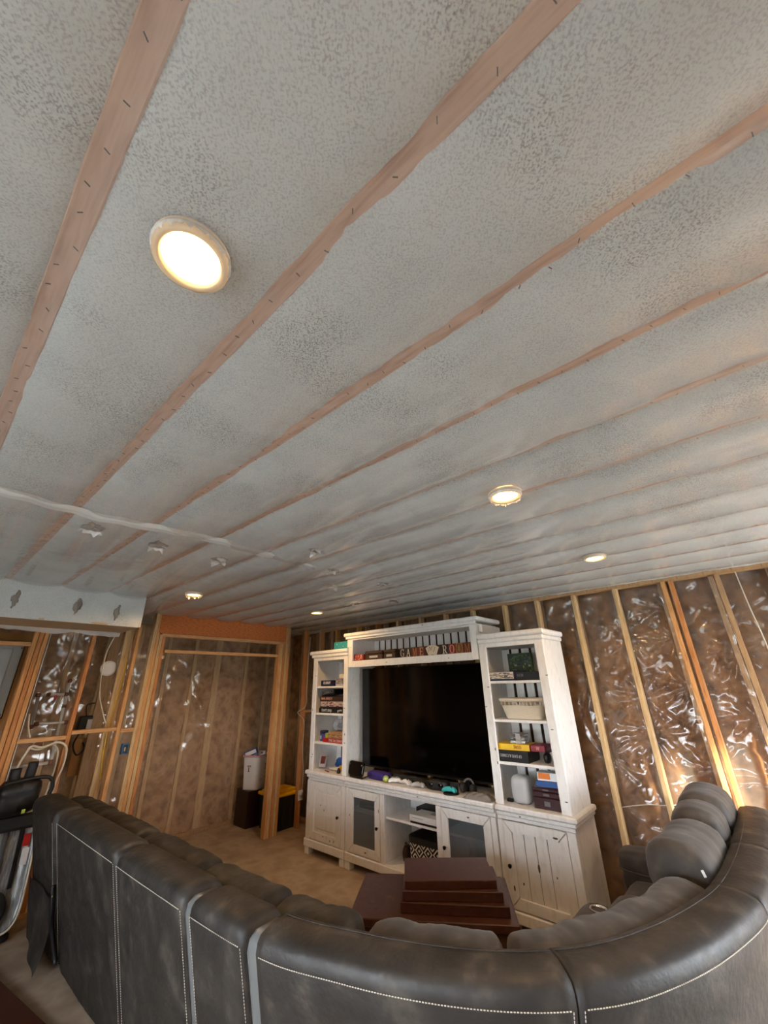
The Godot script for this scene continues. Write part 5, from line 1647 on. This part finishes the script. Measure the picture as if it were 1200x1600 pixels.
	for q in [Vector3(X, 1.83, -1.20), Vector3(X, 1.70, -1.385)]:
		s = begin()
		tube(s, [q + Vector3(0, 0, 0.02), q - Vector3(0, 0, 0.02)], 0.022, 10)
		part(t, "fitting", done(s), M.copper)
	part(t, "valve_lever", box(Vector3(0.02, 0.06, 0.022), 0.005), M.red, Vector3(X + 0.025, 1.795, -1.27))
	t = thing("sump_pump_box", "black control box on the grey board in plumbing bay", "control box", Vector3(-6.385, 1.50, -1.62))
	part(t, "case", box(Vector3(0.09, 0.17, 0.14), 0.012), M.black, Vector3(0.05, 0, 0))
	part(t, "label", box(Vector3(0.003, 0.11, 0.05), 0.0005), M.pale_grey, Vector3(0.0965, -0.01, -0.04))
	s = begin()
	tube(s, smooth_path([Vector3(0.05, -0.085, 0.02), Vector3(0.05, -0.22, 0.06), Vector3(0.05, -0.33, 0.0), Vector3(0.05, -0.27, -0.06), Vector3(0.05, -0.2, -0.03)], 8), 0.009, 8)
	part(t, "hose", done(s), M.black)
	s = begin()
	tube(s, smooth_path([Vector3(0.05, 0.085, 0.0), Vector3(0.05, 0.2, 0.02), Vector3(0.05, 0.22, -0.07), Vector3(0.04, 0.17, -0.09)], 8), 0.007, 8)
	part(t, "hose", done(s), M.charcoal)
	t = thing("vent_disc", "round white disc with black collar between the leaning studs", "vent cover", Vector3(-5.85, 2.105, -1.60))
	s = begin()
	lathe(s, [Vector2(0.0, 0.012), Vector2(0.06, 0.010), Vector2(0.085, 0.004), Vector2(0.087, 0.0), Vector2(0.0, 0.0)], 32, Transform3D(Basis(Vector3.BACK, -PI / 2), Vector3.ZERO))
	part(t, "disc", done(s), M.white)
	s = begin()
	lathe(s, [Vector2(0.05, 0.0), Vector2(0.05, -0.10)], 20, Transform3D(Basis(Vector3.BACK, -PI / 2), Vector3.ZERO))
	part(t, "collar", done(s), M.black)
	t = thing("electrical_box", "blue plastic electrical box on the stud beside closet opening", "electrical box", Vector3(-5.625, 1.255, -1.885))
	part(t, "case", box(Vector3(0.07, 0.105, 0.065), 0.004), M.box_blue, Vector3(0, 0, 0))
	part(t, "opening", box(Vector3(0.004, 0.085, 0.048), 0.001), M.charcoal, Vector3(0.034, 0, 0))
	part(t, "wire_end", box(Vector3(0.012, 0.04, 0.012), 0.004), M.cord_white, Vector3(0.04, 0.0, 0.008))
	var cables := [["thick white cable looped over the blocking beside the triple stud", 0.010, [Vector3(-5.56, 0.75, -0.90), Vector3(-5.55, 1.157, -0.953), Vector3(-5.55, 1.33, -1.0), Vector3(-5.55, 1.375, -1.03), Vector3(-5.55, 1.358, -1.114), Vector3(-5.55, 1.388, -1.235), Vector3(-5.55, 1.33, -1.315), Vector3(-5.55, 1.168, -1.325), Vector3(-5.55, 1.04, -1.30), Vector3(-5.55, 0.80, -1.30)]],
		["second white cable following the loop down the bay", 0.008, [Vector3(-5.63, 1.36, -1.02), Vector3(-5.62, 1.335, -1.10), Vector3(-5.61, 1.366, -1.20), Vector3(-5.61, 1.30, -1.265), Vector3(-5.61, 1.15, -1.275), Vector3(-5.61, 1.02, -1.262), Vector3(-5.61, 0.80, -1.25)]],
		["short white cable stub rising behind the triple stud", 0.009, [Vector3(-5.70, 1.66, -0.955), Vector3(-5.69, 1.55, -0.975), Vector3(-5.69, 1.44, -1.015)]],
		["thin white wire hanging past the round white disc", 0.006, [Vector3(-5.62, 2.45, -1.52), Vector3(-5.62, 2.207, -1.477), Vector3(-5.62, 1.857, -1.507), Vector3(-5.62, 1.66, -1.577), Vector3(-5.62, 1.529, -1.638)]],
		["thin yellow wire down the pale flat board", 0.005, [Vector3(-5.735, 2.2, -1.745), Vector3(-5.73, 1.906, -1.735), Vector3(-5.73, 1.589, -1.715), Vector3(-5.73, 1.277, -1.71), Vector3(-5.73, 0.977, -1.745)]]]
	for k in cables.size():
		var q = cables[k]
		t = thing("cable", q[0], "cable")
		s = begin()
		tube(s, smooth_path(q[2], 10), q[1], 8)
		part(t, "sheath", done(s), M.yellow if k == 4 else M.cord_white)
	# breaker panel
	t = thing("breaker_panel", "pale grey electrical breaker panel at the left edge of the picture", "electrical panel", Vector3(-5.93, 1.98, -0.52))
	part(t, "case", box(Vector3(0.06, 0.72, 0.52), 0.004), M.charcoal, Vector3(-0.01, 0, 0))
	part(t, "cover", box(Vector3(0.014, 0.69, 0.50), 0.004), M.panel_grey, Vector3(0.028, 0, 0))
	part(t, "door", box(Vector3(0.010, 0.62, 0.36), 0.004), M.panel_grey, Vector3(0.040, 0, 0.01))
	for q in [[0.32, -0.235], [-0.32, -0.235], [0.32, 0.235], [-0.32, 0.235]]:
		part(t, "screw", box(Vector3(0.004, 0.012, 0.012), 0.002), M.charcoal, Vector3(0.037, q[0], q[1]))
	t = thing("panel_board", "plywood backing board behind the breaker panel", "board", Vector3(-6.0, 1.98, -0.55))
	part(t, "board", box(Vector3(0.018, 0.95, 0.72), 0.002), M.cork, Vector3.ZERO)

	# --- beside the sofa
	# glossy striped tub-like body leaning, with a white rim and a dark disc near its foot
	t = thing("wheeled_tub", "glossy grey striped tub with white rim and dark disc by sofa end", "tub", Vector3(-5.22, 0.0, -1.0))
	var lean := Transform3D(Basis(Vector3.BACK, 0.22), Vector3(0.0, 0.045, 0))
	s = begin()
	var tf := func(u: float, v: float) -> Vector3:
		var a := u * TAU
		var kk := pow(pow(absf(cos(a)), 5.0) + pow(absf(sin(a)), 5.0), -0.2)
		var r: float = [1.0, 1.0, 0.93, 0.90, 0.5, 0.0][int(round(v * 5.0))]
		var x: float = [-0.10, 0.0, 0.005, -0.035, -0.045, -0.045][int(round(v * 5.0))]
		return lean * Vector3(x, 0.40 + sin(a) * kk * 0.385 * r, cos(a) * kk * 0.215 * r)
	grid(s, 64, 5, tf)
	part(t, "body", done(s), M.tub_grey)
	s = begin()
	var rr := []
	for k in 65:
		var a := TAU * k / 64.0
		var kk := pow(pow(absf(cos(a)), 5.0) + pow(absf(sin(a)), 5.0), -0.2)
		rr.append(lean * Vector3(0.004, 0.40 + sin(a) * kk * 0.387, cos(a) * kk * 0.217))
	tube(s, rr, 0.009, 8)
	part(t, "rim", done(s), M.cream)
	for k in 3:
		s = begin()
		tube(s, [lean * Vector3(-0.032, 0.30, -0.11 + 0.11 * k), lean * Vector3(-0.032, 0.72, -0.11 + 0.11 * k)], 0.016, 8)
		part(t, "rib", done(s), M.charcoal if k != 1 else M.mid_grey)
	s = begin()
	lathe(s, [Vector2(0.0, 0.03), Vector2(0.03, 0.03), Vector2(0.04, 0.022), Vector2(0.09, 0.026), Vector2(0.125, 0.03), Vector2(0.135, 0.02), Vector2(0.135, -0.03)], 40, lean * Transform3D(Basis(Vector3.BACK, -PI / 2), Vector3(-0.01, 0.18, 0.02)))
	part(t, "disc", done(s), M.dusty_black)
	part(t, "red_label", box(Vector3(0.004, 0.09, 0.05), 0.001), M.red, lean * Vector3(-0.025, 0.62, -0.155), Vector3(0, 0, 0.22))
	part(t, "white_label", box(Vector3(0.004, 0.12, 0.05), 0.001), M.white, lean * Vector3(-0.025, 0.50, -0.165), Vector3(0, 0, 0.22))
	part(t, "black_cap", box(Vector3(0.13, 0.12, 0.40), 0.02), M.dusty_black, lean * Vector3(-0.04, 0.765, 0), Vector3(0, 0, 0.22))
	part(t, "caster", box(Vector3(0.06, 0.06, 0.36), 0.015), M.black, Vector3(-0.03, 0.030, 0))
	t = thing("duffel_bag", "black fabric bag with two upright rolls and curved handle", "bag", Vector3(-5.46, 0.868, -0.99))
	s = begin()
	N.seed = 19
	puff(s, Vector3(0.10, 0.13, 0), Vector3(0.13, 0.135, 0.155), 3.6, 32, 20, Transform3D.IDENTITY, 0.14)
	part(t, "body", done(s), M.black)
	for q in [[0.10, 0.06, 0.34], [0.09, -0.055, 0.38]]:
		s = begin()
		var rp := [Vector3(q[0], 0.18, q[1] * 0.8), Vector3(q[0], q[2] - 0.03, q[1]), Vector3(q[0], q[2], q[1]), Vector3(q[0], q[2] + 0.012, q[1])]
		tube(s, rp, 0.040, 14)
		part(t, "roll", done(s), M.charcoal)
	s = begin()
	tube(s, smooth_path([Vector3(0.16, 0.245, 0.12), Vector3(0.17, 0.262, 0.0), Vector3(0.17, 0.268, -0.12), Vector3(0.17, 0.25, -0.20), Vector3(0.16, 0.18, -0.235), Vector3(0.15, 0.12, -0.225)], 8), 0.016, 10)
	part(t, "handle", done(s), M.black)
	part(t, "yellow_tag", box(Vector3(0.004, 0.03, 0.026), 0.001), M.lime, Vector3(0.235, 0.03, -0.05))
	# dark slab at the corner of the picture
	t = thing("floor_mat", "dark red-brown board lying on the floor behind the sofa", "board", Vector3(-4.17, 0.0, -0.66), 0.159)
	part(t, "board", box(Vector3(1.30, 0.03, 0.90), 0.006), M.walnut, Vector3(0, 0.0155, 0))
	part(t, "edge_band", box(Vector3(1.31, 0.012, 0.91), 0.004), M.espresso, Vector3(0, 0.007, 0))
